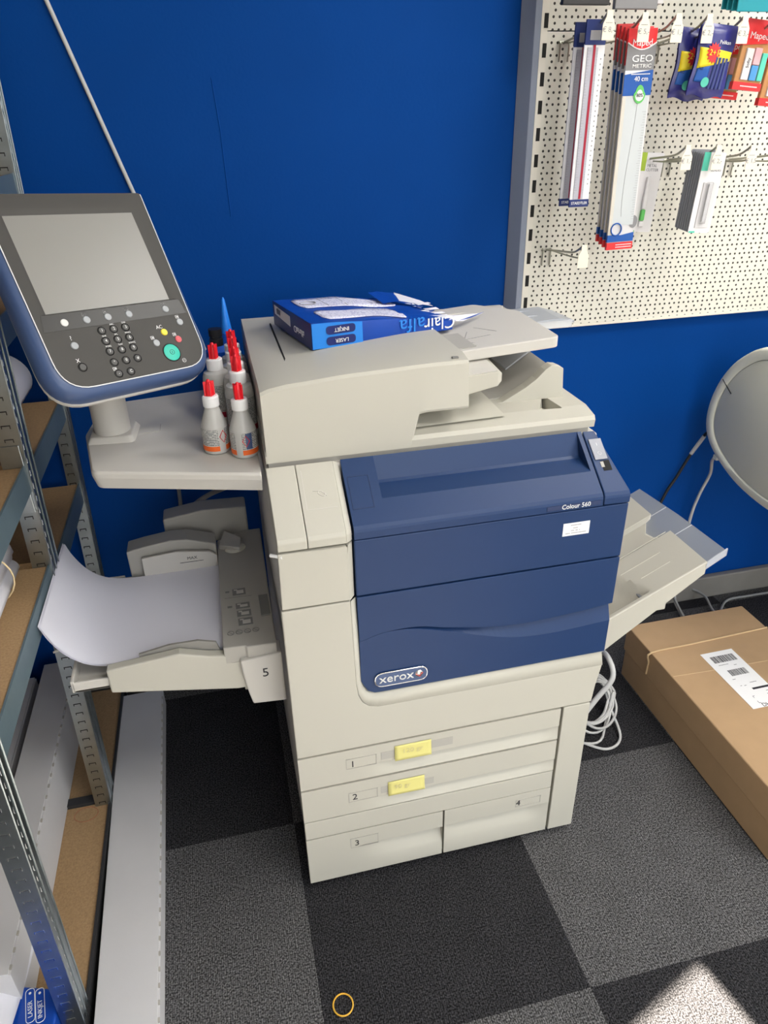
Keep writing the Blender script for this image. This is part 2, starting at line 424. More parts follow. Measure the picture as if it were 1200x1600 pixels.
# ------------------------------------------------------------------ printer
PR = thing('multifunction_printer', 'large cream and navy office printer with grey touch panel standing against the blue wall', 'printer', (.3, .33, 0))
YF = 0.0; XR = .608
b = MB().box(.006, .604, .032, .655, .035, .850).box(.006, .604, .106, .655, .850, .945)
b.build('body', M['cream_top'], PR, bevel=.004)
for x in (.06, .55):
    for y in (.10, .58):
        MB().tube([(x-.012, y, .02), (x+.012, y, .02)], .02, 16).build('caster', M['slot'], PR, smooth=35)
MB().box(.03, .58, .05, .63, .018, .036).build('base_plate', M['gap'], PR)

def drawer(x0, x1, z0, z1, zt, zb, sx0, sx1, depth, name='drawer'):
    """front with a scooped grip: sharp upper lip at zt, running out at zb"""
    xs = sorted(set([x0, x1]+[x0+(x1-x0)*i/44 for i in range(45)]))
    zs = sorted(set([z0, z1, zt, zt-.0012]+[zb+(zt-.0012-zb)*i/7 for i in range(8)]+[zt+(z1-zt)*i/3 for i in range(4)]))
    def dep(x, z):
        if z >= zt-1e-6 or z < zb: return 0
        e = min(max((x-sx0)/(.11), 0), 1)*min(max((sx1-x)/(.06), 0), 1)
        e = e*e*(3-2*e)
        return depth*e*((z-zb)/(zt-zb))
    m = MB(); nx = len(xs)
    vs = [(x, YF+dep(x, z), z) for z in zs for x in xs]
    fs = [(j*nx+i, j*nx+i+1, (j+1)*nx+i+1, (j+1)*nx+i) for j in range(len(zs)-1) for i in range(nx-1)]
    m.add(vs, fs)
    m.add([(x0,YF,z0),(x1,YF,z0),(x1,YF,z1),(x0,YF,z1),(x0,.026,z0),(x1,.026,z0),(x1,.026,z1),(x0,.026,z1)], [(0,1,5,4),(1,2,6,5),(2,3,7,6),(3,0,4,7)])
    return m.build(name, M['cream'], PR, smooth=28, recalc=False)
G = .0016
def label(parent, x0, x1, z0, z1, txt, tx, tz, y=YF):
    m = MB()
    for a, c, d, e in ((x0, x1, z0, z0+.0012), (x0, x1, z1-.0012, z1), (x0, x0+.0012, z0, z1), (x1-.0012, x1, z0, z1)):
        m.box(a, c, y-.0008, y+.001, d, e)
    m.build('label_frame', M['cream_grey'], parent, smooth=0)
    MB().text(txt, .023, (tx, y, tz), XU, ZU).build('tray_number', M['dark_ink'], parent, smooth=0)
d1 = drawer(.001, .543-G, .3025+G, .3905-G, .341, .306, .12, .55, .0235)
label(d1, .093, .154, .339, .366, '1', .106, .350)
d2 = drawer(.001, .543-G, .2095+G, .3005-G, .2445, .213, .12, .55, .0235)
label(d2, .094, .154, .245, .271, '2', .107, .257)
# drawer 4 is an L: the strip over drawer 3 belongs to it
d4 = drawer(.2965+G, .543-G, .018, .157, .109, .058, .25, .545, .0235)
MB().box(.001, .543-G, YF, .025, .158, .2080).build('drawer_strip', M['cream'], PR, bevel=.001)
label(d4, .461, .520, .117, .139, '4', .467, .128)
d3 = drawer(.001, .2965-G*1.6, .018, .1555, .107, .056, .10, .40, .0235)
label(d3, .092, .152, .103, .133, '3', .106, .116)
for d, x0, x1, z0, z1 in ((d1, .163, .19, .347, .367), (d1, .266, .31, .352, .372), (d2, .161, .176, .252, .27), (d2, .252, .272, .251, .269)):
    MB().box(x0, x1, YF-.0006, YF+.001, z0, z1).build('tape_residue', M['cream_grey'], d, smooth=0)
MB().box(.547, .606, YF-.001, .03, .017, .3905).build('side_strip', M['cream'], PR, bevel=.0015)

# lower front cover: cream plate with a chamfered cut-out for the navy door
def curve_lo(n=10):   # the inner (navy) outline corner at lower left
    return [(.134, .556), (.1345, .545), (.137, .534), (.142, .525), (.150, .5195), (.160, .517)]
inner = [(.1285, .7365)] + curve_lo() + [(.6195, .517)]
outer = [(.118, .7365), (.122, .545), (.125, .522), (.131, .506), (.143, .494), (.160, .4885), (.170, .488), (.6195, .488)]
front = [(.001, .7355), (.001, .3925), (XR, .3925), (.612, .44), (.6195, .488)] + list(reversed(outer[:-1]))
fp = MB()
fp.prism([(x, YF, z) for x, z in front], (0, .024, 0))
fp.build('front_cover', M['cream'], PR, bevel=.002)
ch = MB()
io = [(.1285, .7365), (.1335, .556), (.136, .538), (.141, .527), (.148, .521), (.160, .517), (.175, .517), (.6195, .517)]
oo = [(.118, .7365), (.121, .556), (.124, .528), (.131, .508), (.142, .495), (.160, .4885), (.175, .488), (.6195, .488)]
A = [V3((x, YF, z)) for x, z in oo]; B = [V3((x, YF+.011, z)) for x, z in io]
ch.add(A+B, [(i, i+1, 8+i+1, 8+i) for i in range(7)])
ch.build('cover_chamfer', M['cream'], PR, smooth=60, solid=.0012)
# left panels
MB().prism([(.003, YF, .7395), (.117, YF, .7395), (.117, YF, .8475), (.005, YF, .8475)], (0, .024, 0)).prism(
    [(.117, YF, .7395), (.1275, .012, .7395), (.1275, .012, .8475), (.117, YF, .8475)], (0, .012, 0)).build('left_panel', M['cream'], PR, bevel=.0015)
# corner covers: vertical lip then a slope up to the scanner; profile in yz
def slope_pts(x, off=0):
    return [(x, YF, .8515), (x, YF, .866), (x, .004, .872), (x, .108, .951), (x, .108, .8515)]
def slab(x0, x1, dy=0, dx=0):
    p = [(x0, y+dy, z) for _, y, z in slope_pts(0)]
    return MB().prism(p, (x1-x0, 0, 0))
cl = slab(.006, .0535).build('corner_cover', M['cream'], PR, bevel=.0015)
cl2 = MB().loft([[V3((x, y, z)) for _, y, z in slope_pts(0)] for x in (.0545, .117)]).build('staple_cover', M['cream'], PR, bevel=.0015)
ch2 = MB().loft([[V3((.117, y, z)) for _, y, z in slope_pts(0)], [V3((.1275, y+.010, z)) for _, y, z in slope_pts(0)[:3]]+[V3((.1275, .112, .945)), V3((.1275, .112, .8515))]])
ch2.build('cover_edge', M['cream_grey'] if False else M['cream'], PR, bevel=.001)
# slope frame for marks
SO = V3((0, .004, .872)); SV = V3((0, .104, .079)).normalized(); SN = XU.cross(SV)
def sl(x, t): return SO+XU*x+SV*t
ins = MB(); 
for a0, a1, t0, t1 in ((.0615, .0625, .045, .118), (.0615, .112, .045, .046)):
    ins.fbox(SO, XU, SV, SN, a0, a1, t0, t1, -.001, .0004)
ins.build('recess_line', M['cream_top'], cl2, smooth=0)
pc = smooth_path([(0,0),(.012,.004),(.014,.0),(.012,-.003),(.002,-.006),(-.002,-.003),(.002,.0),(.010,.0025)] and [V3((a, b, 0)) for a, b in ((-.010,.004),(.004,.001),(.010,-.004),(.006,-.008),(-.002,-.002),(.002,.002),(.012,-.008))], 5)
MB().tube([sl(.086, .075)+XU*p.x+SV*p.y+SN*.0004 for p in pc], .0007, 5).build('paperclip_relief', M['cream_top'], cl2)
MB().tube([(-.006, .012, .842), (.012, .001, .842)], .003, 8).build('release_pin', M['cap_white'], PR)

# navy top cover with a tray recess
NX0, NX1 = .1305, .571
nt = MB()
prof = [(.004, .8535), (.004, .866), (.0052, .8705), (.009, .8758), (.108, .951), (.108, .8535)]
def navy(x0, x1): return MB().prism([(x0, y, z) for y, z in prof], (x1-x0, 0, 0))
RX0, RX1 = .187, .563
tS, tE = .050, .118       # along the slope
p_s = sl(0, tS); p_e = sl(0, tE)
lower = [(.004, .8535), (.004, .866), (.0052, .8705), (.009, .8758), (p_s.y, p_s.z), (.086, .9095), (.091, .913), (.105, .944), (.108, .951), (.108, .8535)]
nt.prism([(NX0, y, z) for y, z in prof], (RX0-NX0, 0, 0))
nt.prism([(RX1, y, z) for y, z in prof], (NX1-RX1, 0, 0))
nt.prism([(RX0, y, z) for y, z in lower], (RX1-RX0, 0, 0))
top_cover = nt.build('top_cover', M['blue'], PR, bevel=.0012)
fl = MB()
for a0, a1, t0, t1 in ((.136, .172, .036, .0368), (.136, .172, .0955, .0963), (.136, .1368, .036, .096), (.1712, .172, .036, .096)):
    fl.fbox(SO, XU, SV, SN, a0, a1, t0, t1, .0, .0007)
fl.build('access_flap', M['blue_label'], PR, smooth=0)
# model strip with the name
ms = MB().box(.466, .566, .0030, .0045, .8575, .8655).build('model_strip', M['blue_label'], PR, smooth=0)
MB().text('Colour 560', .0125, (.520, .003, .8612), XU, ZU, sx=.92).build('model_name', M['white_ink'], ms, smooth=0)
# power switch end piece
pe = MB().prism([(.5745, y, z) for y, z in prof], (.6235-.5745, 0, 0))
pend = MB().loft([[V3((.5735, y, z)) for y, z in prof], [V3((.6235-(max(0, (y-.02))*.30), y+.0, z-.001)) for y, z in prof]]).build('power_panel', M['blue'], PR, bevel=.002)
MB().fbox(SO, XU, SV, SN, .578, .602, .070, .112, .0002, .0022).build('power_switch_flap', M['silver'], pend, bevel=.0008)
MB().text('I', .008, sl(.590, .100)+SN*.0022, XU, SV).build('on_mark', M['white_ink'], pend, smooth=0)
rg = [sl(.590, .082)+SN*.0026+XU*(.0035*math.cos(a*.2618))+SV*(.0035*math.sin(a*.2618)) for a in range(24)]
MB().tube(rg, .0004, 4, True).build('power_ring', M['white_ink'], pend)
MB().fbox(SO, XU, SV, SN, .588, .604, .048, .068, -.001, .0003).build('switch_recess', M['gap'], pend, smooth=0)
MB().fbox(SO, XU, SV, SN, .586, .592, .055, .066, -.001, .0006).build('switch_edge', M['cream_grey'], pend, smooth=0)

# navy doors
DY = .006
MB().box(.1300, .6235, DY, .03, .7405, .8505).build('upper_door', M['blue'], PR, bevel=.002)
wx = [.134, .177, .236, .296, .383, .46, .55, .6235]
wz = [.642, .6535, .6545, .641, .625, .621, .6265, .634]
lx = [.134, .177, .225, .296, .372, .437, .515, .6235]
lz = [.6415, .653, .652, .632, .606, .590, .5865, .5935]
N = 40
xs = [.1315+(.6235-.1315)*i/N for i in range(N+1)]
cub = lambda X, Y, x: smooth_val(X, Y, x)
def smooth_val(X, Y, x):
    P = smooth_path([(a, 0, c) for a, c in zip(X, Y)], 12)
    for a, c in zip(P, P[1:]):
        if a.x <= x <= c.x: return a.z+(c.z-a.z)*((x-a.x)/max(c.x-a.x, 1e-9))
    return Y[0] if x < X[0] else Y[-1]
up = [smooth_val(wx, wz, x) for x in xs]; lo = [min(smooth_val(lx, lz, x), u-.0003) for x, u in zip(xs, up)]
md = MB().prism([(x, DY, z) for x, z in zip(xs, up)]+[(.6235, DY, .7375), (.1300, DY, .7375)], (0, .024, 0))
md.build('middle_door', M['blue'], PR, bevel=.0012)
ld = MB()
bot = []
for x in xs:
    if x < .162:
        q = (.162-x)/.031; bot.append(.517+.040*(1-math.sqrt(max(0, 1-min(q, 1)**2))))
    else: bot.append(.517)
rows = [[(x, DY+.017, u-.0006) for x, u in zip(xs, up)], [(x, DY+.001, l) for x, l in zip(xs, lo)], [(x, DY+.001, bo) for x, bo in zip(xs, bot)], [(x, DY+.024, bo) for x, bo in zip(xs, bot)]]
n1 = N+1
ld.add([p for r in rows for p in r], [(k*n1+i, k*n1+i+1, (k+1)*n1+i+1, (k+1)*n1+i) for k in range(3) for i in range(N)])
# right end cap
e = [r[-1] for r in rows]+[(.6235, DY+.024, up[-1])]
ld.add(e, [(0, 1, 2, 3, 4)]); e = [r[0] for r in rows]+[(xs[0], DY+.024, up[0])]; ld.add(e, [(0, 1, 2, 3, 4)])
ldo = ld.build('lower_door', M['blue'], PR, smooth=0)
# badge
bz0, bz1, bx0, bx1 = .5315, .5625, .157, .2565
bd = rpoly([(bx0, bz0, .0154), (bx1, bz0, .0154), (bx1, bz1, .0154), (bx0, bz1, .0154)], 6)
BY = DY+.001
badge = MB().prism([(x, BY, z) for x, z in bd], (0, -.0025, 0)).build('brand_badge', M['rim'], ldo, bevel=.0008)
MB().tube([(x, BY-.0025, z) for x, z in bd], .0011, 6, True).build('badge_rim', M['chrome'], badge) if False else None
MB().tube([(x, BY-.0025, z) for x, z in bd], .0011, 6, True).build('badge_rim', M['chrome'], ldo)
MB().text('xerox', .0265, (.1975, BY-.0025, .548), XU, ZU, ext=.0009, sx=1.02).build('brand_lettering', M['btn_white'], ldo, smooth=0)
sphere = MB().lathe([(0, -.0012)] and [(.0082*math.sin(a*.1963), .0035*math.cos(a*.1963)) for a in range(9)], (0, 0, 0), 20)
sphere.v = [V3((.2405+p.x, BY-.0025-p.z, .5475+p.y)) for p in sphere.v]
sphere.build('brand_emblem', M['chrome'], ldo)
MB().tube([(.2335, BY-.0066, .5500), (.2390, BY-.0073, .5465), (.2405, BY-.0074, .5440)], .0006, 5).tube([(.2405, BY-.0073, .5440), (.2425, BY-.0073, .5490), (.2475, BY-.0063, .5520)], .0006, 5).build('emblem_lines', M['red_card'], ldo)
# service sticker
stk = MB().box(.5015, .552, DY-.0006, DY+.001, .8005, .826).build('service_sticker', M['sticker'], PR, smooth=0, label='small white printed service sticker')
sm = MB()
for z, a, c in ((.8215, .516, .536), (.8155, .521, .534), (.8105, .517, .537), (.8055, .507, .548)):
    n = int((c-a)/.0022)
    for i in range(n):
        if random.random() < .8: sm.box(a+i*.0022, a+i*.0022+.0016, DY-.0009, DY-.0005, z-.0008, z+.0008)
sm.build('sticker_print', M['grey_ink'], stk, smooth=0)
# dark plate behind the seams
MB().box(.02, .60, .0265, .033, .03, .845).build('seam_backing', M['gap'], PR, smooth=0)

# ------------------------------------------------------------------ scanner and document feeder
SX0, SX1 = .008, .598
sb = MB()
prof = [(.112, .956), (.110, .970), (.114, .977), (.150, .985), (.60, .985), (.60, .956)]
ends = [V3((SX0, y, z)) for y, z in prof]; ende = [V3((SX1, y, z)) for y, z in prof]
sb.loft([ends, ende]).build('scanner_base', M['cream'], PR, bevel=.003)
MB().box(.012, .59, .118, .59, .944, .9575).build('scanner_neck', M['cream_grey'], PR)
# triangular drain recess in the base: dark-lit dent drawn as real hollow walls
sbo = bpy.data.objects['scanner_base']
cut = MB().add([(.495, .148, .9854), (.549, .146, .9854), (.543, .220, .9854), (.506, .149, .9852), (.547, .149, .962), (.5425, .213, .962),
    (.495, .148, .99), (.549, .146, .99), (.543, .220, .99)], [(6, 7, 8), (0, 1, 7, 6), (1, 2, 8, 7), (2, 0, 6, 8), (0, 3, 4, 1), (1, 4, 5, 2), (2, 5, 3, 0), (3, 5, 4)]).build('cutter', M['cream'], PR, smooth=0)
for m_ in list(sbo.modifiers): sbo.modifiers.remove(m_)
bo = sbo.modifiers.new('pit', 'BOOLEAN'); bo.object = cut; bo.operation = 'DIFFERENCE'; bo.solver = 'EXACT'
bpy.context.view_layer.update()
me2 = bpy.data.meshes.new_from_object(sbo.evaluated_get(bpy.context.evaluated_depsgraph_get()))
sbo.modifiers.clear(); sbo.data = me2; me2.name = 'scanner_base'
for p in me2.polygons: p.use_smooth = False
d = sbo.modifiers.new('bevel', 'BEVEL'); d.width = .003; d.segments = 2; d.limit_method = 'ANGLE'; d.angle_limit = math.radians(28)
bpy.data.objects.remove(cut)
# feeder cover: front face with arched top, from x .012 to .356
fc = MB()
NX = 24
loops = []
def fz(x): return 1.076+.022*math.sin(min(max((x-.012)/.5, 0), 1)*math.pi*.75)-.0
for i in range(NX+1):
    x = .010+(.356-.010)*i/NX
    zt = interp([.010, .02, .06, .16, .30, .356], [1.077, 1.082, 1.0875, 1.095, 1.1, 1.1], x)
    zb = .957 if x < .262 else 1.018
    if .262 <= x < .272: zb = 1.018-(.272-x)*.9
    loops.append([V3((x, .111, zb)), V3((x, .109, zb+.02 if x < .262 else zb+.004)), V3((x, .1155, zt-.006)), V3((x, .1195, zt-.001)), V3((x, .150, zt+.004)), V3((x, .30, zt+.006-.004)), V3((x, .565, 1.088)), V3((x, .600, 1.070)), V3((x, .600, zb))])
fc.loft(loops)
feeder = fc.build('feeder_cover', M['cream'], PR, smooth=16)
MB().box(.0635, .0665, .150, .50, 1.08, 1.0905).build('cover_seam', M['gap'], feeder, smooth=0)
MB().fbox((.336, .118, 1.1025), XU, YU, ZU, -.005, .005, .008, .014, -.002, .0006).build('status_light', M['grey_plastic'], feeder, smooth=0)
# right half of the lid and rear hinge block
MB().prism([(.35, .60, 1.070), (.35, .565, 1.090), (.585, .52, 1.098), (.60, .50, 1.09), (.60, .60, 1.05), (.585, .60, 1.045), (.35, .60, 1.04)] and
    [(.30, .44, 1.093), (.545, .44, 1.098), (.57, .50, 1.092), (.56, .555, 1.072), (.30, .585, 1.074)], (0, 0, -.03)).build('hinge_cover', M['cream_top'], PR, bevel=.004)
# output guide piece under the input tray (front)
def gl_(x, zb, z0, z1, y0=.152): return [V3((x, y, z)) for y, z in ((y0, zb), (y0, z0), (.26, z1), (.42, z1+.004), (.42, zb))]
MB().loft([gl_(.345, 1.021, 1.0570, 1.0760), gl_(.424, 1.036, 1.0625, 1.0705), gl_(.433, 1.043, 1.0575, 1.0660, .157)]).build('exit_guide', M['cream'], PR, bevel=.0012)
MB().add([(.358, .1535, 1.0592), (.4215, .1535, 1.0638), (.4215, .26, 1.0722), (.358, .26, 1.0768)], [(0, 1, 2, 3)]).build('exit_guide_top', M['cream_top'], PR, solid=.0016, smooth=0)
# document input tray, rising to the right
it = rpoly([(.36, .205, .003), (.556, .195, .012), (.562, .40, .05), (.50, .50, .02), (.33, .50, .003)], 5)
def tz(x): return 1.083+.055*(x-.36) if x < .40 else 1.0852+(x-.40)*.085
t0 = [V3((x, y, tz(x)+.004)) for x, y in it]; t1 = [V3((x, y, tz(x)-.016)) for x, y in it]
itray = MB().loft([t1, t0]).build('input_tray', M['cream_top'], PR, bevel=.003)
gd = MB()
zz = tz(.42)+.0045
for pts in (((.375, .262), (.452, .270)), ((.398, .262), (.420, .310)), ((.44, .33), (.470, .285))):
    (xa, ya), (xb, yb) = pts
    gd.tube([(xa, ya, tz(xa)+.0043), (xb, yb, tz(xb)+.0043)], .0011, 5)
gd.build('size_marks', M['grey_plastic'], itray)
MB().prism([(.352, .215, tz(.36)+.0046), (.405, .215, tz(.405)+.0046), (.402, .31, tz(.402)+.0046), (.352, .31, tz(.36)+.0046)], (0, 0, .0015)).build('paper_guide', M['cream_grey'], itray, bevel=.0005)
MB().tube([V3((.405+.009*math.cos(a*.314), .232+.009*math.sin(a*.314), tz(.405)+.0046)) for a in range(20)], .0009, 4, True).build('guide_symbol', M['grey_plastic'], itray)
# clear extension flap behind
ex = MB().loft([[V3((.50, .345, 1.086)), V3((.50, .475, 1.086)), V3((.50, .475, 1.081)), V3((.50, .345, 1.081))],
    [V3((.628, .345, 1.094)), V3((.628, .45, 1.094)), V3((.628, .45, 1.088)), V3((.628, .345, 1.088))],
    [V3((.664, .350, 1.086)), V3((.655, .435, 1.088)), V3((.655, .435, 1.083)), V3((.664, .350, 1.081))]])
ext = ex.build('tray_extension', M['smoke_light'], PR, bevel=.001)
MB().box(.56, .655, .342, .346, 1.075, 1.0905).build('extension_rim', M['clear'], ext, bevel=.0008)
MB().tube([(.57, .385, 1.0925), (.655, .385, 1.0895)], .0008, 5).tube([(.57, .43, 1.0925), (.65, .43, 1.0895)], .0008, 5).build('extension_ribs', M['clear'], ext)
# document output area: curved arm in front, back wall, sloping catch plate
arm = [(.436, .984), (.455, .986), (.474, .996), (.500, 1.010), (.520, 1.024), (.536, 1.040), (.548, 1.048), (.560, 1.046), (.572, 1.040), (.576, .984)]
MB().prism([(x, .222, z) for x, z in arm], (0, -.022, 0)).build('output_arm', M['cream'], PR, bevel=.002)
def arc(x): return interp([.40, .455, .474, .50, .52, .548], [.985, .9875, .994, 1.008, 1.020, 1.042], x)
op = MB()
N2 = 14
q = [.38+(.552-.38)*i/N2 for i in range(N2+1)]
op.add([(x, .222, arc(x)) for x in q]+[(x, .46, arc(x)+.004) for x in q]+[(x, .46, .98) for x in q]+[(x, .222, .98) for x in q],
    [(i, i+1, N2+1+i+1, N2+1+i) for i in range(N2)]+[(i, i+1, 3*(N2+1)+i+1, 3*(N2+1)+i) for i in range(N2)]+[(N2+1+i, N2+2+i, 2*(N2+1)+i+1, 2*(N2+1)+i) for i in range(N2)])
op.build('output_tray', M['cream_grey'], PR, smooth=30)
MB().box(.44, .60, .46, .59, .984, 1.071).build('output_back_wall', M['cream'], PR, bevel=.003)
MB().loft([[V3((.50, .30, 1.016)), V3((.50, .40, 1.018)), V3((.50, .40, 1.014)), V3((.50, .30, 1.012))], [V3((.556, .30, 1.055)), V3((.556, .40, 1.057)), V3((.556, .40, 1.052)), V3((.556, .30, 1.05))]]).build('output_stop', M['clear'], PR, bevel=.001)
# front drain ramp under the feeder: sloped apron from the lid to the base
MB().loft([[V3((.268, .125, .987)), V3((.268, .215, 1.016)), V3((.268, .30, 1.02)), V3((.268, .30, .984))], [V3((.435, .135, .986)), V3((.435, .215, .9885)), V3((.435, .30, .989)), V3((.435, .30, .984))]]).build('output_apron', M['cream'], PR, smooth=30)

# ------------------------------------------------------------------ side shelf, stem and control panel
PZ = .947
sh = rpoly([(-.276, .182, .022), (-.002, .098, .002), (.004, .57, .002), (-.29, .52, .02), (-.306, .36, .06)], 6)
l0 = [V3((x*.985, y+.006, PZ-.034)) for x, y in sh]; l1 = [V3((x, y, PZ-.012)) for x, y in sh]; l2 = [V3((x, y, PZ-.004)) for x, y in sh]; l3 = [V3((x*.99, .32+(y-.32)*.985, PZ)) for x, y in sh]
MB().loft([l0, l1, l2, l3]).build('side_shelf', M['cream_top'], PR, bevel=.001)
MB().tube([(-.17, .37, PZ+.0002), (-.17, .335, PZ+.0002), (-.21, .33, PZ+.0002)], .0007, 4).build('shelf_mark', M['cream_grey'], PR)
MB().loft([[V3((x, y, PZ-.001)) for x, y in rpoly([(-.296, .300, .006), (-.212, .292, .012), (-.206, .385, .012), (-.294, .395, .006)], 4)],
    [V3((x, y, PZ+.010)) for x, y in rpoly([(-.290, .309, .006), (-.218, .302, .012), (-.213, .38, .012), (-.288, .388, .006)], 4)]]).build('stem_foot', M['cream_top'], PR, bevel=.002)
def ell(cx, cy, z, a, b_, n=28): return [V3((cx+a*math.cos(2*math.pi*i/n), cy+b_*math.sin(2*math.pi*i/n), z)) for i in range(n)]
MB().loft([ell(-.253, .342, PZ+.004, .032, .034), ell(-.253, .345, 1.02, .032, .034), ell(-.250, .36, 1.09, .032, .034), ell(-.235, .36, 1.17, .032, .03)]).build('stem', M['cream_top'], PR)
PC = V3((-.220, .282, 1.264)); PU = V3((.807, .586, -.072)).normalized(); PV = V3((-.272, .478, .836)); PV = (PV-PU*PV.dot(PU)).normalized(); PN = PU.cross(PV)
def pp(a, b_, c_=0): return PC+PU*a+PV*b_+PN*c_
# outlines in panel coordinates; same number of points so they can be lofted
R_out = rpoly([(-.1495, -.2135, .060), (.1425, -.2135, .058), (.1415, .110, .012), (-.1465, .110, .012)], 8)
R_mid = rpoly([(-.1455, -.210, .058), (.1385, -.210, .056), (.1395, .1105, .010), (-.1435, .1105, .010)], 8)
R_in = rpoly([(-.1300, -.1985, .048), (.1270, -.1985, .046), (.1345, .1105, .006), (-.1310, .1105, .006)], 8)
R_back = rpoly([(-.148, -.2165, .060), (.138, -.2165, .058), (.136, .106, .012), (-.142, .106, .012)], 8)
R_b2 = rpoly([(-.10, -.16, .04), (.09, -.16, .04), (.09, .07, .02), (-.10, .07, .02)], 8)
MB().loft([[pp(x*.8, y*.8, -.058) for x, y in R_back], [pp(x, y, -.034) for x, y in R_back], [pp(x, y, -.027) for x, y in R_back]]).build('panel_back_shell', M['cream_top'], PR, smooth=40)
MB().loft([[pp(x, y, -.027) for x, y in R_out], [pp(x, y, -.016) for x, y in R_out], [pp(x, y, -.006) for x, y in R_mid], [pp(x*.6+i*.4, y*.6+j*.4, -.0005) for (x, y), (i, j) in zip(R_mid, R_in)], [pp(x, y, .0005) for x, y in R_in], [pp(x, y, -.012) for x, y in R_in]], True, False).build('panel_rim', M['rim'], PR, smooth=60)
# face plate with a window for the screen
face = MB()
sx0, sx1, sz0, sz1 = -.1065, .1040, -.0775, .0765
outer = [(x, y) for x, y in R_in]
k = len(outer)
# plate built as frame around the screen: ring between R_in and the screen rectangle
def seg(p, q, n): return [(p[0]+(q[0]-p[0])*i/n, p[1]+(q[1]-p[1])*i/n) for i in range(n)]
hole = [(sx0, sz0)]*9+[(sx1, sz0)]*9+[(sx1, sz1)]*9+[(sx0, sz1)]*9
bev = [(sx0-.012, sz0-.003)]*9+[(sx1+.014, sz0-.003)]*9+[(sx1+.014, sz1+.012)]*9+[(sx0-.012, sz1+.012)]*9
face.loft([[pp(x, y, .0006) for x, y in outer], [pp(x, y, .0026) for x, y in outer], [pp(x, y, .0026) for x, y in bev], [pp(x, y, -.0015) for x, y in hole]], False, False)
fo = face.build('face_plate', M['panel_dark'], PR, smooth=25)
MB().tube([pp(x, y, .0022) for x, y in R_in[31:36]+R_in[0:22]], .0009, 6).build('white_inlay', M['white_ink'], PR)
MB().fbox(PC, PU, PV, PN, sx0-.002, sx1+.002, sz0-.002, sz1+.002, -.004, -.001).build('touch_screen', M['screen'], PR, smooth=0)
bp = MB()
bp.add([pp(-.1235, -.1065, .0028), pp(.1245, -.1065, .0028), pp(.1195, -.0815, .0028), pp(-.1185, -.0815, .0028)], [(0, 1, 2, 3)])
bp.build('button_band', M['panel_band'], PR, smooth=0, solid=.0004)
def button(x, y, r, m, ring=False, h=.002, name='button'):
    mb_ = MB().lathe([(0, h), (r*.85, h), (r, h*.55), (r, 0)], (0, 0, 0), 22)
    mb_.v = [pp(x+p.x, y+p.y, .0026+p.z) for p in mb_.v]
    o = mb_.build(name, m, PR, smooth=40)
    if ring:
        MB().tube([pp(x+(r+.0009)*math.cos(a*.3142), y+(r+.0009)*math.sin(a*.3142), .003) for a in range(20)], .0009, 5, True).build('button_ring', M['btn_ring'], o)
    return o
def ptext(t, s_, x, y, m=None, off=.0031):
    return MB().text(t, s_, pp(x, y, off), PU, PV)
for i, x in enumerate((-.0878, -.0522, -.0167, .0200, .0880)):
    button(x, -.0955, .0058, M['btn_white'] if i == 0 else M['btn_grey'])
for x, y in ((.1042, -.1205), (-.0878, -.1325), (.0456, -.1493)):
    button(x, y, .0058, M['btn_grey'])
button(-.0898, -.1668, .0055, M['btn_dark'], True)
button(.0676, -.1337, .0058, M['btn_yellow'], name='clear_all_button')
button(.0878, -.1492, .0058, M['btn_red'], name='stop_button')
button(.0656, -.1692, .0142, M['btn_green'], True, name='start_button')
kx = (-.0362, -.0158, .0046); ky = (-.1158, -.1330, -.1502, -.1680)
keys = '123456789*0#'; n_ = 0
dig = MB()
for r_ in range(4):
    for c_i in range(3):
        x, y = kx[c_i]-.0007*r_, ky[r_]
        b1 = button(x, y, .0052, M['btn_dark'], True, .0015, 'keypad_button')
        MB().text(keys[n_], .0062, pp(x, y, .0044), PU, PV).build('key_symbol', M['white_ink'], b1, smooth=0); n_ += 1
for i, (t, x) in enumerate((('-', -.0388), ('C', -.0180))):
    b1 = button(x, -.1868, .0052, M['btn_dark'], True, .0015, 'keypad_button')
    MB().text(t, .0062, pp(x, -.1868, .0044), PU, PV).build('key_symbol', M['white_ink'], b1, smooth=0)
pt = MB()
for t, s_, x, y in (('?', .0095, -.0885, -.1205), ('AC', .0085, .0625, -.1240), ('X', .0085, -.0925, -.1560), ('ABC', .004, kx[1], -.1078), ('DEF', .004, kx[2], -.1078),
        ('GHI', .004, kx[0], -.1247), ('JKL', .004, kx[1], -.1247), ('MNO', .004, kx[2], -.1247), ('PQRS', .004, kx[0], -.1418), ('TUV', .004, kx[1], -.1418), ('WXYZ', .004, kx[2], -.1418)):
    vs, fs = textmesh(t, s_, .0001); pt.add([pp(x+q.x, y+q.y, .0029+q.z) for q in vs], fs)
for x, y in ((-.0535, -.0862), (-.0180, -.0862), (.0188, -.0862), (.0868, -.0872), (.1030, -.1112), (.0425, -.1398), (.0842, -.1400), (-.0420, -.1785)):
    for a0, a1, b0, b1 in ((-.003, .003, .002, .0026), (-.003, .003, -.0026, -.002), (-.003, -.0024, -.0026, .0026), (.0024, .003, -.0026, .0026), (-.001, .0022, -.0008, .0008)):
        pt.fbox(PC, PU, PV, PN, x+a0, x+a1, y+b0, y+b1, .0028, .0030)
pt.tube([pp(.0820+.0034*math.cos(a*.392), -.1860+.0034*math.sin(a*.392), .003) for a in range(16)], .0003, 4, True)
pt.fbox(PC, PU, PV, PN, .0806, .0810, -.1880, -.1840, .0028, .0030).fbox(PC, PU, PV, PN, .0828, .0832, -.1880, -.1840, .0028, .0030)
pt.build('panel_symbols', M['white_ink'], PR, smooth=0)
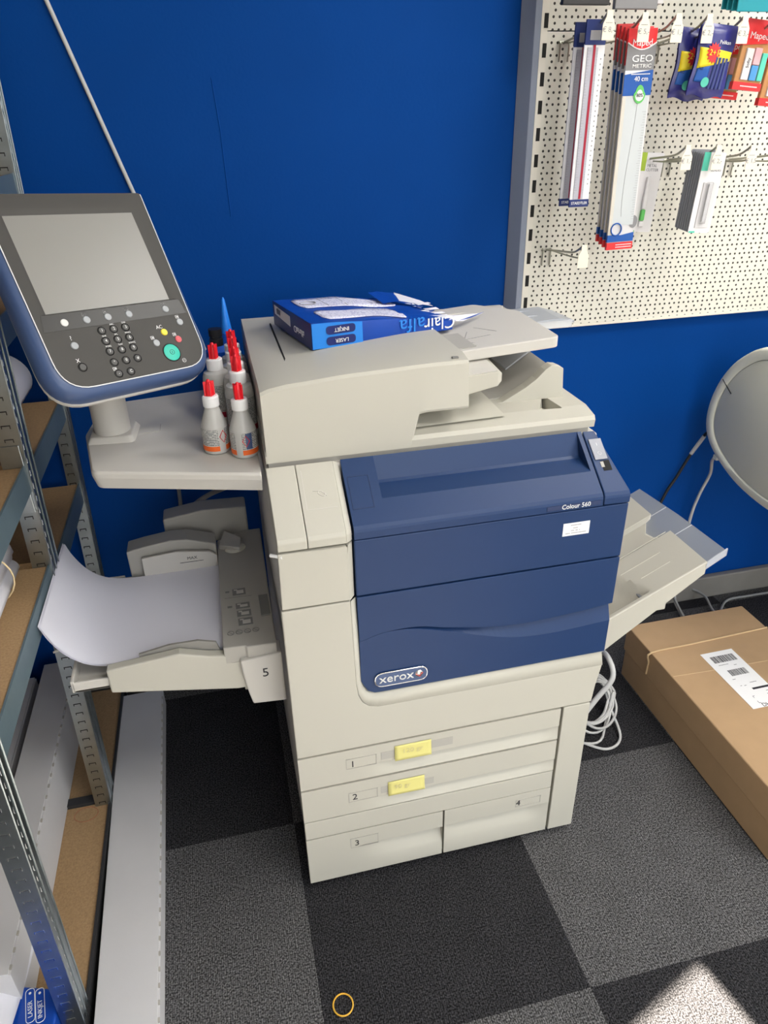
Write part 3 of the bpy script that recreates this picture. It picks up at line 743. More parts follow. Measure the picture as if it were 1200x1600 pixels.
ss = MB().tube([pp(.0656+.004*math.cos(a*.392), -.1692+.004*math.sin(a*.392), .0048) for a in range(16)], .0004, 4, True).fbox(PC, PU, PV, PN, .0652, .0660, -.171, -.1674, .0046, .0049)
ss.build('start_symbol', M['btn_ring'], PR, smooth=0)
MB().tube([pp(.0876+.003*math.cos(a*.392), -.1492+.003*math.sin(a*.392), .0048) for a in range(16)], .0003, 4, True).build('stop_symbol', M['red_card'], PR)
# ------------------------------------------------------------------ bypass tray (5) on the printer's left side
TY0, TY1 = .088, .448
bt = MB()
bt.box(-.310, -.02, TY0+.012, TY1-.01, .552, .576)
bt.build('bypass_tray_floor', M['cream_grey'], PR, bevel=.002)
rail = [(-.311, .553), (-.311, .604), (-.183, .616), (-.135, .600), (-.07, .588), (-.07, .512), (-.09, .512)]
MB().prism([(x, TY0, z) for x, z in rail], (0, .020, 0)).build('bypass_front_rail', M['cream'], PR, bevel=.003)
wing = [(-.003, .592), (-.079, .585), (-.0765, .545), (-.071, .505), (-.066, .479), (-.003, .474)]
wg = MB().prism([(x, .076, z) for x, z in wing], (0, .040, 0)).build('bypass_wing', M['cream_top'], PR, bevel=.003)
MB().text('5', .028, (-.036, .076, .550), XU, ZU).build('tray_number', M['dark_ink'], wg, smooth=0)
MB().box(-.078, -.066, .10, .115, .495, .507).build('hinge_pin', M['cream'], PR, bevel=.002)
gq = [(-.255, .570), (-.255, .612), (-.20, .622), (-.150, .622), (-.118, .612), (-.112, .59), (-.105, .570)]
MB().prism([(x, .1095, z) for x, z in gq], (0, .006, 0)).build('bypass_side_guide', M['guide_grey'], PR, bevel=.001)
# pull-out extension beyond the rail
em = MB().box(-.372, -.30, TY0+.006, TY1-.02, .562, .568)
em.box(-.376, -.370, TY0+.006, TY1-.02, .562, .588).box(-.374, -.306, TY0+.006, TY0+.011, .562, .584).box(-.374, -.306, TY1-.026, TY1-.02, .562, .588)
em.build('bypass_extension', M['cream_top'], PR, bevel=.0015)
# rear rail with the MAX plate
rr = [(-.292, .575), (-.292, .648), (-.255, .655), (-.20, .662), (-.165, .660), (-.105, .640), (-.105, .575)]
MB().prism([(x, TY1-.028, z) for x, z in rr], (0, .05, 0)).build('bypass_rear_rail', M['cream_grey'], PR, bevel=.003)
mp_ = [(-.262, .575), (-.262, .636), (-.19, .642), (-.12, .632), (-.105, .62), (-.105, .575)]
mx = MB().prism([(x, TY1-.044, z) for x, z in mp_], (0, .006, 0)).build('bypass_rear_guide', M['cream_top'], PR, bevel=.001)
MB().text('MAX', .010, (-.158, TY1-.044, .622), XU, ZU).box(-.185, -.135, TY1-.0447, TY1-.044, .6125, .6135).build('max_mark', M['dark_ink'], mx, smooth=0)
MB().prism([(-.215, .50, .60), (-.215, .50, .672), (-.13, .50, .684), (-.03, .50, .680), (-.03, .50, .60)], (0, .055, 0)).build('bypass_rear_housing', M['cream_grey'], PR, bevel=.004)
# feed cover slab with decals
cv = [(-.106, .088), (-.066, .086), (-.064, .082), (-.010, .080), (-.004, .50), (-.045, .50), (-.103, .468)]
cov = MB().loft([[V3((x, y, .575)) for x, y in cv], [V3((x, y, .612+(y-.08)*.02)) for x, y in cv]]).build('bypass_feed_cover', M['cream_grey'], PR, bevel=.003)
def cz(y): return .612+(y-.08)*.02
lat = MB().prism([(-.100+.0, .43, .618), (-.055, .40, .624), (-.048, .435, .630), (-.085, .475, .630)], (0, 0, .010)).build('bypass_lock_lever', M['cream_grey'], PR, bevel=.002)
MB().lathe([(.024, 0), (.022, .006), (.012, .010), (0, .011)], (-.066, .425, .621), 20, 3.6, 6.3).build('cover_dome', M['cream'], PR)
MB().box(-.030, -.012, .165, .235, .60, cz(.2)+.002).build('hinge_plate', M['grey_plastic'], PR, bevel=.001)
dk = MB(); lt = MB(); rg = MB()
for (x0, x1, y0, y1) in ((-.080, -.054, .246, .268), (-.076, -.049, .200, .218), (-.075, -.048, .174, .194), (-.074, -.047, .146, .168)):
    dk.box(x0, x1, y0, y1, cz(y0)-.001, cz(y0)+.0012)
    lt.box(x0+.008, x1-.004, y0+.004, y1-.007, cz(y0), cz(y0)+.0017).box(x0+.003, x0+.010, y1-.006, y1-.003, cz(y0), cz(y0)+.0017)
dk.box(-.094, -.086, .258, .263, cz(.26)-.001, cz(.26)+.0012).box(-.092, -.083, .207, .212, cz(.21)-.001, cz(.21)+.0012)
for i in range(4):
    x = -.090+.0155*i; rg = MB()
    rg.tube([(x+.0058*math.cos(a*.314), .127+.0062*math.sin(a*.314), cz(.13)+.001) for a in range(20)], .0006, 4, True)
    rg.tube([(x-.004, .131, cz(.13)+.001), (x+.004, .123, cz(.13)+.001)], .0006, 4)
    rg.build('decal_ring', M['grey_plastic'], cov, smooth=0)
dk.build('decal_pictures', M['grey_plastic'], cov, smooth=0); lt.build('decal_highlights', M['cream_top'], cov, smooth=0); MB().tube([(-.096, .240, cz(.24)+.0006), (-.042, .238, cz(.24)+.0006)], .0004, 4).build('decal_rule', M['grey_plastic'], cov, smooth=0)

# ------------------------------------------------------------------ catch tray on the right side
def tpl(x): return .607-.52*(.914-x)
CT0, CT1 = .120, .465
def ctz(x, y):
    z = tpl(x)
    if y > .262: z -= .012
    xe = .800-.40*max(0, y-.125)
    if x < xe and .13 < y < .255: z -= (min(.016, (xe-x)*1.8)+min(.05, (xe-x)*.40))*min(1, (y-.13)/.008)
    return z
ctx = [.612+(.914-.612)*i/60 for i in range(61)]
ys = [CT0, CT0+.004, .130, .1345, .139, .15, .17, .19, .21, .23, .25, .258, .263, .28, .30, .333, .338, .37, .40, .43, .455, CT1]
ct = MB()
def row(y): return [(x, y, (tpl(x) if y <= CT0+.005 else ctz(x, y)+(.012 if y >= .338 else 0))) for x in ctx]
# notch at the outer edge between y .262 and .335
vs = []
for y in ys:
    for i, (x, yy, z) in enumerate(row(y)):
        if .263 <= y <= .333:
            lim = .914-.034*math.sin(math.pi*(y-.255)/(.34-.255))**.6
            x2 = .612+(lim-.612)*i/60; x, z = x2, z-.52*(x-x2)
        vs.append((x, yy, z))
k = len(ctx)
ct.add(vs, [(j*k+i, j*k+i+1, (j+1)*k+i+1, (j+1)*k+i) for j in range(len(ys)-1) for i in range(k-1)])
def under(x): return .584-.03+.0-.80*(.914-x)+.0 if False else .577-.775*(.914-x)
ct.build('catch_tray_bed', M['tray_grey'], PR, smooth=24)
ct = MB()
# front wall, end wall, back wall and underside
fw_ = [(x, CT0, tpl(x)) for x in ctx]; fb_ = [(x, CT0, min(under(x), tpl(x)-.022)) for x in ctx]
ct.add(fw_+fb_, [(i, k+i, k+i+1, i+1) for i in range(k-1)])
bw_ = [(x, CT1, tpl(x)) for x in ctx]; bb_ = [(x, CT1, min(under(x), tpl(x)-.022)) for x in ctx]
ct.add(bw_+bb_, [(i, i+1, k+i+1, k+i) for i in range(k-1)])
ct.add(fb_+bb_, [(i, k+i, k+i+1, i+1) for i in range(k-1)])
ct.add([vs[j*k+k-1] for j in range(len(ys))]+[(.914, y, tpl(.914)-.024) for y in ys], [(j, j+1, len(ys)+j+1, len(ys)+j) for j in range(len(ys)-1)])
ct.build('catch_tray_walls', M['cream'], PR, smooth=24)
MB().tube(smooth_path([V3((x, CT0+.002, tpl(x)-.002)) for x in (.615, .70, .80, .914)], 6), .003, 8).build('catch_tray_edge', M['cream'], PR)
MB().box(.80, .842, .13, .40, .488, .512).build('catch_tray_bracket', M['cream'], PR, bevel=.003)
rb = MB()
for x0, x1, y in ((.775, .865, .215), (.80, .865, .175), (.70, .905, .262), (.70, .90, .337)):
    rb.tube([(x0, y, ctz(x0, y)+.0006 if y < .26 else tpl(x0)), (x1, y, ctz(x1, y)+.0006 if y < .26 else tpl(x1))], .0011, 5)
rb.build('catch_tray_ribs', M['cream'], PR)
def ep(x): return tpl(x)-.0135
exl = [(.78, .14), (.93, .128), (.966, .132), (.962, .30), (.952, .455), (.78, .455)]
MB().loft([[V3((x, y, ep(x)-.003)) for x, y in exl], [V3((x, y, ep(x))) for x, y in exl]]).build('catch_tray_extension', M['smoke'], PR, bevel=.001)
MB().loft([[V3((x, y, ep(x)-.014)) for x, y in ((.90, .124), (.968, .130), (.968, .134), (.90, .129))], [V3((x, y, ep(x)+.004)) for x, y in ((.90, .124), (.968, .130), (.968, .134), (.90, .129))]]).build('extension_front_lip', M['clear'], PR, bevel=.001)
MB().tube([(.90, .25, ep(.90)+.0005), (.962, .25, ep(.962)+.0005)], .0012, 5).tube([(.89, .345, ep(.89)+.0005), (.956, .345, ep(.956)+.0005)], .0012, 5).build('extension_ribs', M['clear'], PR)

# ------------------------------------------------------------------ things on the printer
# paper in the bypass tray: three loose sheets over a block, left end curling up
prof_p = smooth_path([V3(p) for p in ((-.030, 0, .597), (-.105, 0, .5945), (-.20, 0, .593), (-.265, 0, .5935), (-.312, 0, .5965), (-.347, 0, .608), (-.376, 0, .633), (-.396, 0, .668), (-.4065, 0, .700))], 5)
pm = MB()
for q_, (dz, x_off) in enumerate(((0, 0), (-.0022, .003), (-.0045, .001))):
    n = len(prof_p)
    pm.add([(p.x+x_off, y, p.z+dz) for y in (.1175, .27, .4035) for p in prof_p], [(j*n+i, j*n+i+1, (j+1)*n+i+1, (j+1)*n+i) for j in range(2) for i in range(n-1)])
pm.box(-.245, -.05, .118, .403, .5765, .588)
po = pm.build('paper_stack', M['paper'], smooth=60)
tag(po, 'white paper in the left side tray with its left end curling upwards', 'paper')

def sticky(x0, x1, z0, z1, lines, lab):
    m = MB(); w = x1-x0
    def f(u, v): return (x0+w*u, YF-.0016-.0035*(1-v)**2-.001*u*(1-v), z0+(z1-z0)*v+.0004*u)
    m.grid(f, 8, 6)
    root = tag(m.build('sticky_note', M['sticky'], smooth=60, solid=.0003), lab, 'sticky note', 'yellow notes on the paper drawers')
    t = MB()
    for s_, sz, x, z in lines: t.text(s_, sz, (x, YF-.0034, z), XU, V3((0, .08, 1)), sx=1.1, ext=.0001)
    t.build('handwriting', M['hand_ink'], root, smooth=0)
M['hand_ink'] = mat('faint_pencil', (.55, .50, .26), .8)
sticky(.190, .2645, .341, .3775, [('120 gr', .015, .226, .362), ('glans', .009, .235, .350)], 'yellow note on the topmost drawer, beside its number 1')
sticky(.175, .2515, .245, .281, [('90 gr', .015, .205, .265)], 'yellow note on the second drawer, beside its number 2')

# ream in a torn blue wrapper on the feeder
RU = V3((.977, .215, 0)).normalized(); RW = V3((-.215, .977, 0)).normalized(); RO = V3((.117, .262, 1.0955))
RM = thing('paper_ream', 'opened blue wrapper of printer paper lying on top of the scanner lid', 'paper ream', tuple(RO+RU*.14+RW*.1))
def rh(s, t):
    h = interp([0, .12, .22, .30, .33], [.047, .040, .027, .016, .012], s)
    h += .0015*math.sin(s*40+t*30)*min(1, s*8) + .004*math.exp(-((t-.5)/.05)**2)*-1*min(1, s*6)
    if s > .17: h += .010*math.sin((t-.2)*7)*(s-.17)*5*max(t-.35, 0)
    return h
def rp(s, t, h): return RO+RU*s+RW*(t*.21)+ZU*h
SL = .285
rm = MB()
ss_ = [SL*i/28 for i in range(29)]; ts_ = [j/14 for j in range(15)]
def jag(t): return .012*math.sin(t*31)+.010*math.sin(t*57+1)
top_ = [[rp(s+(jag(t) if i == 28 else 0), t, rh(s, t)) for i, s in enumerate(ss_)] for t in ts_]
rm.add([p for r in top_ for p in r], [(j*29+i, j*29+i+1, (j+1)*29+i+1, (j+1)*29+i) for j in range(14) for i in range(28)])
for t in (0, 1):
    a = [rp(s, t, rh(s, t)) for s in ss_]; c = [rp(s, t, .001) for s in ss_]
    mid = [rp(s, t-(.03 if t == 0 else -.02)*math.sin(min(s/.2, 1)*3.1)*.35, rh(s, t)*.5) for s in ss_]
    rm.add(a+mid+c, [(k_*29+i, k_*29+i+1, (k_+1)*29+i+1, (k_+1)*29+i) for k_ in range(2) for i in range(28)])
rm.add([rp(0, 0, 0), rp(SL, 0, 0), rp(SL, 1, 0), rp(0, 1, 0)], [(0, 1, 2, 3)])
wr = rm.build('wrapper', M['pack_blue'], RM, smooth=50)
e_ = MB(); e_.add([rp(-.0006, 0, .001), rp(-.0006, 1, .001), rp(-.0006, 1, .047), rp(-.0006, 0, .047)], [(0, 1, 2, 3)])
e_.build('wrapper_end', M['pack_navy'], RM, smooth=0, solid=.0008)
MB().add([rp(-.0012, .52, .018), rp(-.0012, .95, .024), rp(-.0012, .95, .041), rp(-.0012, .52, .037)], [(0, 1, 2, 3)]).build('end_label', M['sticker'], RM, smooth=0, solid=.0004)
t_ = MB(); t_.text('Clairalfa', .017, rp(-.0014, .30, .020), -RW, ZU*-1+RW*.0); t_.build('end_lettering', M['white_ink'], RM, smooth=0)
eb = MB()
for i in range(9): eb.add([rp(-.0019, .88-.004*i*3, .027), rp(-.0019, .88-.004*i*3-.006, .027), rp(-.0019, .88-.004*i*3-.006, .037), rp(-.0019, .88-.004*i*3, .037)], [(0, 1, 2, 3)])
eb.build('end_barcode', M['dark_ink'], RM, smooth=0)
# corner fold: cyan front corner
cy_ = MB()
cs = [i*.006 for i in range(17)]
cy_.add([rp(s, -.012-.004*math.sin(s*15), rh(s, 0)*.99) for s in cs]+[rp(s, -.012-.008*math.sin(s*15), .0015) for s in cs], [(i, i+1, 18+i, 17+i) for i in range(16)])
cy_.build('wrapper_corner', M['pack_cyan'], RM, smooth=50)
# rounded printed panels on top
def panel(s0, s1, t0, t1, m_, name, off=.0012, r=.01, ns=14, nt_=5, skew=0.0):
    vs = []
    for j in range(nt_+1):
        for i in range(ns+1):
            u, v = i/ns, j/nt_
            s = s0+(s1-s0)*u; t = t0+(t1-t0)*v+skew*(u*u)*(1-v)
            if j in (0, nt_): s = s0+r+(s1-s0-2*r)*u
            vs.append(rp(s, t, rh(s, t)+off))
    return MB().add(vs, [(j*(ns+1)+i, j*(ns+1)+i+1, (j+1)*(ns+1)+i+1, (j+1)*(ns+1)+i) for j in range(nt_) for i in range(ns)]).build(name, m_, RM, smooth=60, solid=.0004)
panel(.028, .232, .565, .955, M['pack_white'], 'printed_panel')
panel(.035, .20, .10, .44, M['pack_white'], 'printed_panel', skew=-.06)
MB().tube([rp(.052+.016*math.cos(a*.2618), .74+.055*math.sin(a*.2618), rh(.05, .74)+.0022) for a in range(24)], .0012, 5, True).build('stamp_ring', M['grey_ink'], RM)
gl = MB()
for s in (.085, .125, .185): gl.tube([rp(s, .60, rh(s, .6)+.002), rp(s, .93, rh(s, .93)+.002)], .0004, 4)
gl.build('panel_rules', M['grey_ink'], RM)
# lettering on the front side, standing on its head
FN = -RW
def front_text(txt, size, s, h, name, m_, sx=1.0, off=.0):
    vs, fs = textmesh(txt, size, .0003)
    out = []
    for q in vs:
        ss1 = s-q.x*sx; hh = h-q.y
        bulge = .03*math.sin(min(ss1/.2, 1)*3.1)*.35*.21*(1-abs(hh/rh(ss1, 0)*2-1))
        out.append(rp(ss1, 0, hh)+FN*(bulge+.0022+off+q.z))
    return MB().add(out, fs).build(name, m_, RM, smooth=0)
front_text('INKJET', .0095, .055, .032, 'print_type_lettering', M['white_ink'], off=.0024)
front_text('LASER', .0095, .055, .013, 'print_type_lettering', M['white_ink'], off=.0024)
pl = MB()
for h in (.032, .013):
    pts = rpoly([(.026, h-.0075, .007), (.082, h-.0075, .007), (.082, h+.0075, .007), (.026, h+.0075, .007)], 4)
    pl.add([rp(s, 0, hh)+FN*.0042 for s, hh in pts], [tuple(range(len(pts)))])
pl.build('print_type_pills', M['pack_navy'], RM, smooth=0, solid=.0004)
front_text('alfa', .036, .197, .021, 'name_lettering', M['pack_cyan'], 1.15)
front_text('Clair', .034, .256, .0175, 'name_lettering', M['white_ink'], 1.0)
# torn white lining and loose strips at the open end
tw = MB()
for i in range(16):
    t = i/15; s0 = SL-.02+jag(t); ln = .012+.022*random.random()
    h = rh(SL, t)
    tw.add([rp(s0, t, h+.001), rp(s0, t+.07, h+.001), rp(s0+ln, t+.05, h+.003*random.random()), rp(s0+ln*1.2, t+.03, h-.004+.004*random.random())], [(0, 1, 2, 3)])
tw.build('torn_lining', M['paper'], RM, smooth=0, solid=.0003)
fl_ = MB(); fl_.add([rp(.25, .02, .02), rp(.25, .20, .022), rp(.32, .12, .018), rp(.385, .22, .010), rp(.315, .05, .010)], [(0, 1, 2, 4), (4, 2, 3)])
fl_.build('torn_flap', M['paper'], RM, smooth=0, solid=.0003)
fl2 = MB(); fl2.add([rp(.305, .045, .0125), rp(.385, .215, .0125), rp(.34, .095, .012)], [(0, 1, 2)])
fl2.build('torn_flap', M['pack_blue'], RM, smooth=0, solid=.0003)
fl3 = MB(); fl3.add([rp(.20, .60, .034), rp(.235, .60, .036), rp(.262, .97, .034), rp(.225, 1.0, .040), rp(.205, .99, .040)], [(0, 1, 2, 3, 4)])
fl3.build('wrapper_fold', M['pack_blue'], RM, smooth=0, solid=.0004)
fl4 = MB(); fl4.add([rp(.235, .66, .034), rp(.292, .42, .026), rp(.285, .62, .030), rp(.262, .97, .035)], [(0, 1, 2, 3)])
fl4.build('torn_lining', M['paper'], RM, smooth=0, solid=.0003)

# glue bottles on the side shelf
def nozzle(mb_, z0, h, r):
    # winged nozzle: tapering core with two fins
    mb_.lathe([(r, z0), (r*.95, z0+h*.5), (r*.62, z0+h*.85), (r*.28, z0+h), (0, z0+h)], (0, 0, 0), 14)
    for a in (0, math.pi/2):
        c, s_ = math.cos(a), math.sin(a)
        mb_.fbox((0, 0, z0), (c, s_, 0), (-s_, c, 0), (0, 0, 1), -r*1.25, r*1.25, -.0011, .0011, 0, h*.88)
def bottle(kind, loc, lab, rz, grp):
    r = thing('glue_bottle', lab, 'glue bottle', (0, 0, 0), grp)
    if kind == 'small':
        MB().lathe([(0, 0), (.019, 0), (.0225, .003), (.0228, .008), (.0228, .046), (.0222, .050), (.0125, .078), (.0115, .082), (.0115, .086), (0, .086)], n=32).build('bottle_body', M['bottle'], r)
        MB().lathe([(.0232, .0165), (.0232, .0465)], n=36, a0=.5, a1=2*math.pi).build('bottle_label', M['label_print'], r, recalc=False)
        MB().lathe([(.0233, .0075), (.0233, .0165)], n=36, a0=.5, a1=2*math.pi).build('label_band', M['orange'], r, recalc=False)
        MB().lathe([(0, .083), (.0138, .083), (.0138, .099), (.0125, .1015), (0, .1015)], n=28).build('screw_cap', M['cap_white'], r, bevel=.0006)
        nz = MB(); nozzle(nz, .1015, .0275, .0072); nz.build('nozzle_cap', M['cap_red'], r)
    else:
        MB().lathe([(0, 0), (.022, 0), (.0251, .004), (.0255, .010), (.0255, .082), (.0244, .090), (.022, .097), (.0145, .101), (.0145, .105), (0, .105)], n=32).build('bottle_body', M['bottle'], r)
        MB().lathe([(.0259, .026), (.0259, .077)], n=40, a0=.4, a1=2*math.pi).build('bottle_label', M['label_print'], r, recalc=False)
        MB().lathe([(.0260, .015), (.0260, .026)], n=40, a0=.4, a1=2*math.pi).build('label_band', M['crimson'], r, recalc=False)
        MB().lathe([(0, .102), (.0150, .102), (.0150, .1205), (.014, .1225), (0, .1225)], n=28).build('screw_cap', M['cap_white'], r, bevel=.0006)
        nz = MB(); nozzle(nz, .1225, .0290, .0070); nz.build('nozzle_cap', M['cap_red'], r)
    return r
GB = 'glue bottles on the side shelf'
s1 = bottle('small', None, 'small glue bottle on the shelf edge, left of the front pair', 0, GB)
s2 = dup(s1, (-.0215, .184, PZ), 'small glue bottle on the shelf edge, nearest the scanner, right of the front pair', GB, -2.25)
s1.location = (-.068, .214, PZ); s1.rotation_euler.z = -1.35
# hazard diamonds on the small bottles
for bt_ in (s1,):
    d = MB().tube([(.0236*math.cos(a), .0236*math.sin(a), z) for a, z in ((.08, .033), (.36, .044), (.64, .033), (.36, .022))], .0008, 4, True)
    d.build('hazard_diamond', M['cap_red'], bt_)
for bt_ in (s2,):
    MB().lathe([(.0237, .018), (.0237, .046)], n=10, a0=.78, a1=1.25).build('picture_patch', M['rim'], bt_, recalc=False)
    d = MB().tube([(.0240*math.cos(a), .0240*math.sin(a), z) for a, z in ((.55, .033), (.80, .043), (1.05, .033), (.80, .023))], .0008, 4, True)
    d.build('hazard_diamond', M['cap_red'], bt_)
L1 = bottle('large', None, 'large glue bottle standing alone on the left, half hidden by the touch panel', 0, GB)
names = ['large glue bottle directly behind the front pair of small bottles', 'second large glue bottle in the row along the scanner, counted from the front', 'third large glue bottle in the row along the scanner, counted from the front', 'rearmost red-capped large glue bottle in the row along the scanner']
for (x, y), lab in zip(((-.0175, .270), (-.0175, .322), (-.0175, .394), (-.0175, .446)), names):
    dup(L1, (x, y, PZ), lab, GB, -1.5+random.uniform(-.3, .3))
L1.location = (-.0545, .358, PZ); L1.rotation_euler.z = -1.2
bb_ = thing('blue_glue_bottle', 'blue bottle with a long pointed blue nozzle behind the glue bottle row', 'glue bottle', (-.022, .555, PZ))
o3 = V3((-.022, .555, PZ))
MB().lathe([(0, 0), (.020, 0), (.022, .004), (.022, .095), (.014, .112), (.014, .118), (0, .118)], o3, 24).build('bottle_body', M['glue_blue'], bb_)
MB().lathe([(0, .118), (.012, .118), (.010, .13), (.0035, .185), (.0012, .190), (0, .190)], o3, 18).build('nozzle', M['nozzle_blue'], bb_)
bk = thing('black_capped_bottle', 'blue bottle with a ribbed black cap beside the pointed blue nozzle', 'glue bottle', (-.046, .500, PZ))
o4 = V3((-.046, .500, PZ))
MB().lathe([(0, 0), (.022, 0), (.024, .004), (.024, .098), (.013, .108), (0, .108)], o4, 24).build('bottle_body', M['glue_blue'], bk)
MB().lathe([(0, .108), (.0135, .108), (.0135, .122), (.0122, .123), (.0122, .126), (.0135, .127), (.0135, .141), (0, .141)], o4, 20).build('bottle_cap', M['cap_black'], bk)

# ------------------------------------------------------------------ floor things on the right
CB = thing('cardboard_box', 'large brown cardboard box with a white shipping label on the carpet', 'box', (1.17, .13, 0))
MB().box(.989, 1.353, -.181, .446, 0, .10).build('box_base', M['card'], CB, bevel=.002)
MB().box(.985, 1.357, -.185, .450, .091, .174).build('box_lid', M['card'], CB, bevel=.003)
sm_ = MB(); sm_.tube(smooth_path([V3((.9838, .330, .100)), V3((.9838, .329, .14)), V3((.985, .328, .1742)), V3((1.1, .332, .1746)), V3((1.25, .338, .1746)), V3((1.357, .343, .1742))], 4), .0028, 6)
sm_.build('lid_flap_edge', M['card_edge'], CB)
MB().tube([(.989, .2305, .1738), (1.10, .2255, .1738), (1.357, .222, .1738)], .0012, 5).build('lid_crease', M['card_edge'], CB)
LU = V3((1, .01, 0)).normalized(); LV = V3((-.01, 1, 0)).normalized()
LP = V3((1.108, .080, .1745))
def lp(a, b_, c_=.0006): return LP+LU*a+LV*b_+ZU*c_
lab_ = MB().fbox(LP, LU, LV, ZU, 0, .096, -.002, .207, 0, .0005).build('shipping_label', M['sticker'], CB, smooth=0, label='white shipping label with barcodes')
bc = MB()
def bars(x0, x1, y0, y1, seed):
    rnd = random.Random(seed); x = x0
    while x < x1:
        w = rnd.choice((.0006, .0006, .0012, .0018)); bc.fbox(LP, LU, LV, ZU, x, min(x+w, x1), y0, y1, .0005, .0007); x += w+rnd.choice((.0006, .0012))
bars(.016, .084, .165, .190, 1); bars(.028, .078, .112, .134, 2); bars(.028, .031, .112, .134, 5)
bc.fbox(LP, LU, LV, ZU, .046, .094, .056, .0625, .0005, .0007)
for a in ((.028, .034, .036, .037), (.028, .029, .030, .037), (.028, .034, .012, .013), (.028, .029, .012, .02)): bc.fbox(LP, LU, LV, ZU, *a, .0005, .0007)
for y, x0, x1 in ((.075, .024, .030), (.0735, .034, .042), (.080, .055, .075), (.045, .075, .090), (.035, .07, .085), (.155, .02, .05), (.148, .06, .07), (.100, .02, .03)):
    for i in range(int((x1-x0)/.0022)):
        bc.fbox(LP, LU, LV, ZU, x0+i*.0022, x0+i*.0022+.0015, y, y+.0016, .0005, .0007)
vs, fs = textmesh('DHL', .016, .0002); bc.add([lp(.046+q.x, .004+q.y, .0007+q.z) for q in vs], fs)
bc.build('label_print', M['dark_ink'], lab_, smooth=0)

PL = thing('wide_format_plotter', 'grey-green rounded end of a large plotter standing by the right edge', 'plotter', (1.8, .4, 0))
po_ = smooth_path([V3((p[0], p[1], 0)) for p in ((.475, .946), (.560, .898), (.612, .835), (.640, .765), (.643, .697), (.618, .648), (.559, .608), (.464, .574), (.34, .562), (.2, .578), (.14, .66), (.13, .78), (.18, .88), (.32, .945))], 5, True)
cyc, czc = .39, .755
def pls(x, k, sh=0): return [V3((x, cyc+(p.x-cyc)*k, czc+(p.y-czc)*k)) for p in po_]
MB().loft([pls(1.30, .985), pls(1.268, 1.0), pls(1.256, .99), pls(1.250, .965), pls(1.249, .868), pls(1.253, .855)], False, False).build('end_cap_rim', M['plotter_rim'], PL, smooth=60)
MB().loft([pls(1.2525, .850), pls(1.2510, .838)], False, True).build('end_cap_disc', M['plotter'], PL, smooth=40)
MB().loft([pls(1.256, .862), pls(1.262, .862)], True, True).build('end_cap_gap', M['gap'], PL)
MB().loft([pls(1.30, .97), pls(2.3, .97)]).build('plotter_body', M['plotter'], PL, smooth=40)
MB().tube([(1.2495, .603, .826), (1.2490, .560, .800)], .0012, 5).build('rim_joint', M['gap'], PL)
MB().box(1.27, 1.30, .425, .45, .945, .955).build('top_catch', M['cap_black'], PL)
MB().box(1.262, 1.275, .575, .592, .598, .612).build('socket_block', M['plotter_rim'], PL, bevel=.002)
for x in (1.80, 2.25):
    MB().box(x-.03, x+.03, .36, .44, .03, .575).build('leg', M['plotter'], PL, bevel=.008)
    MB().box(x-.035, x+.035, .2, .62, 0, .035).build('foot', M['plotter'], PL, bevel=.008)

def cable(name, pts, r, m_, lab, cat='cable', n=8):
    o = MB().tube(smooth_path([V3(p) for p in pts], n), r, 8).build(name, M[m_], smooth=60)
    tag(o, lab, cat); return o
kb = cable('power_cable', [(1.30, .655, .66), (1.30, .69, .625), (1.281, .708, .560), (1.25, .712, .485), (1.22, .712, .425), (1.18, .705, .30), (1.14, .695, .10), (1.13, .66, .006), (1.02, .60, .006)], .0045, 'cable_black', 'black cable with a white sleeve running down the blue wall from the plotter')
MB().tube([(1.3000, .690, .622), (1.281, .708, .560)], .0058, 8).build('white_sleeve', M['cable_white'], kb)
cable('network_cable', [(1.285, .60, .60), (1.32, .66, .555), (1.352, .695, .49), (1.340, .706, .42), (1.327, .708, .342), (1.318, .70, .20), (1.315, .69, .05), (1.318, .640, .005), (1.27, .55, .005)], .0047, 'cable_white', 'white cable dropping from the grey plotter socket down the blue wall')
cable('floor_cable', [(1.40, .715, .045), (1.415, .705, .04), (1.43, .68, .03), (1.432, .63, .006), (1.45, .56, .006)], .0042, 'cable_grey', 'short grey cable bending from the skirting down behind the box')
cable('floor_cable', [(1.43, .60, .006), (1.47, .645, .006), (1.52, .678, .006), (1.60, .680, .006), (1.75, .678, .006), (1.95, .675, .006)], .0042, 'cable_grey', 'grey cable lying along the floor behind the box, running off right')
cable('floor_cable', [(1.285, .69, .10), (1.30, .655, .05), (1.318, .62, .006), (1.315, .55, .006)], .0042, 'cable_grey', 'thin grey cable dropping behind the box below the catch tray')
# coil of white cable beside the printer
rnd = random.Random(3); pts = []
cc = V3((.82, .31, .055))
for k_ in range(7*12+1):
    a = k_*2*math.pi/12; lp_ = k_//12
    R1 = .066+.014*math.sin(lp_*2.1); R2 = .052+.010*math.cos(lp_*1.7)
    pts.append(cc+V3((.055*math.cos(a)*1.15+.010*math.sin(lp_*1.3), .02*math.cos(a)+R1*math.sin(a)*.7+.01*math.cos(lp_*2.2), R2*math.sin(a)*.75+.006*math.sin(lp_*3)+.004*math.cos(a*1.3))))
pts += [cc+V3((.03, -.03, -.045)), cc+V3((-.02, -.09, -.050)), cc+V3((-.07, -.085, -.050)), cc+V3((-.12, -.05, -.050))]
tag(MB().tube(smooth_path(pts, 4), .0036, 6).build('coiled_cable', M['cable_white'], smooth=60), 'bundle of coiled white cable on the carpet right of the printer', 'cable')
cable('loose_cable', [(.735, .24, .006), (.80, .19, .006), (.855, .215, .008), (.87, .30, .03), (.865, .36, .08), (.82, .40, .10)], .0036, 'cable_white', 'loose white cable loop in front of the coiled bundle')
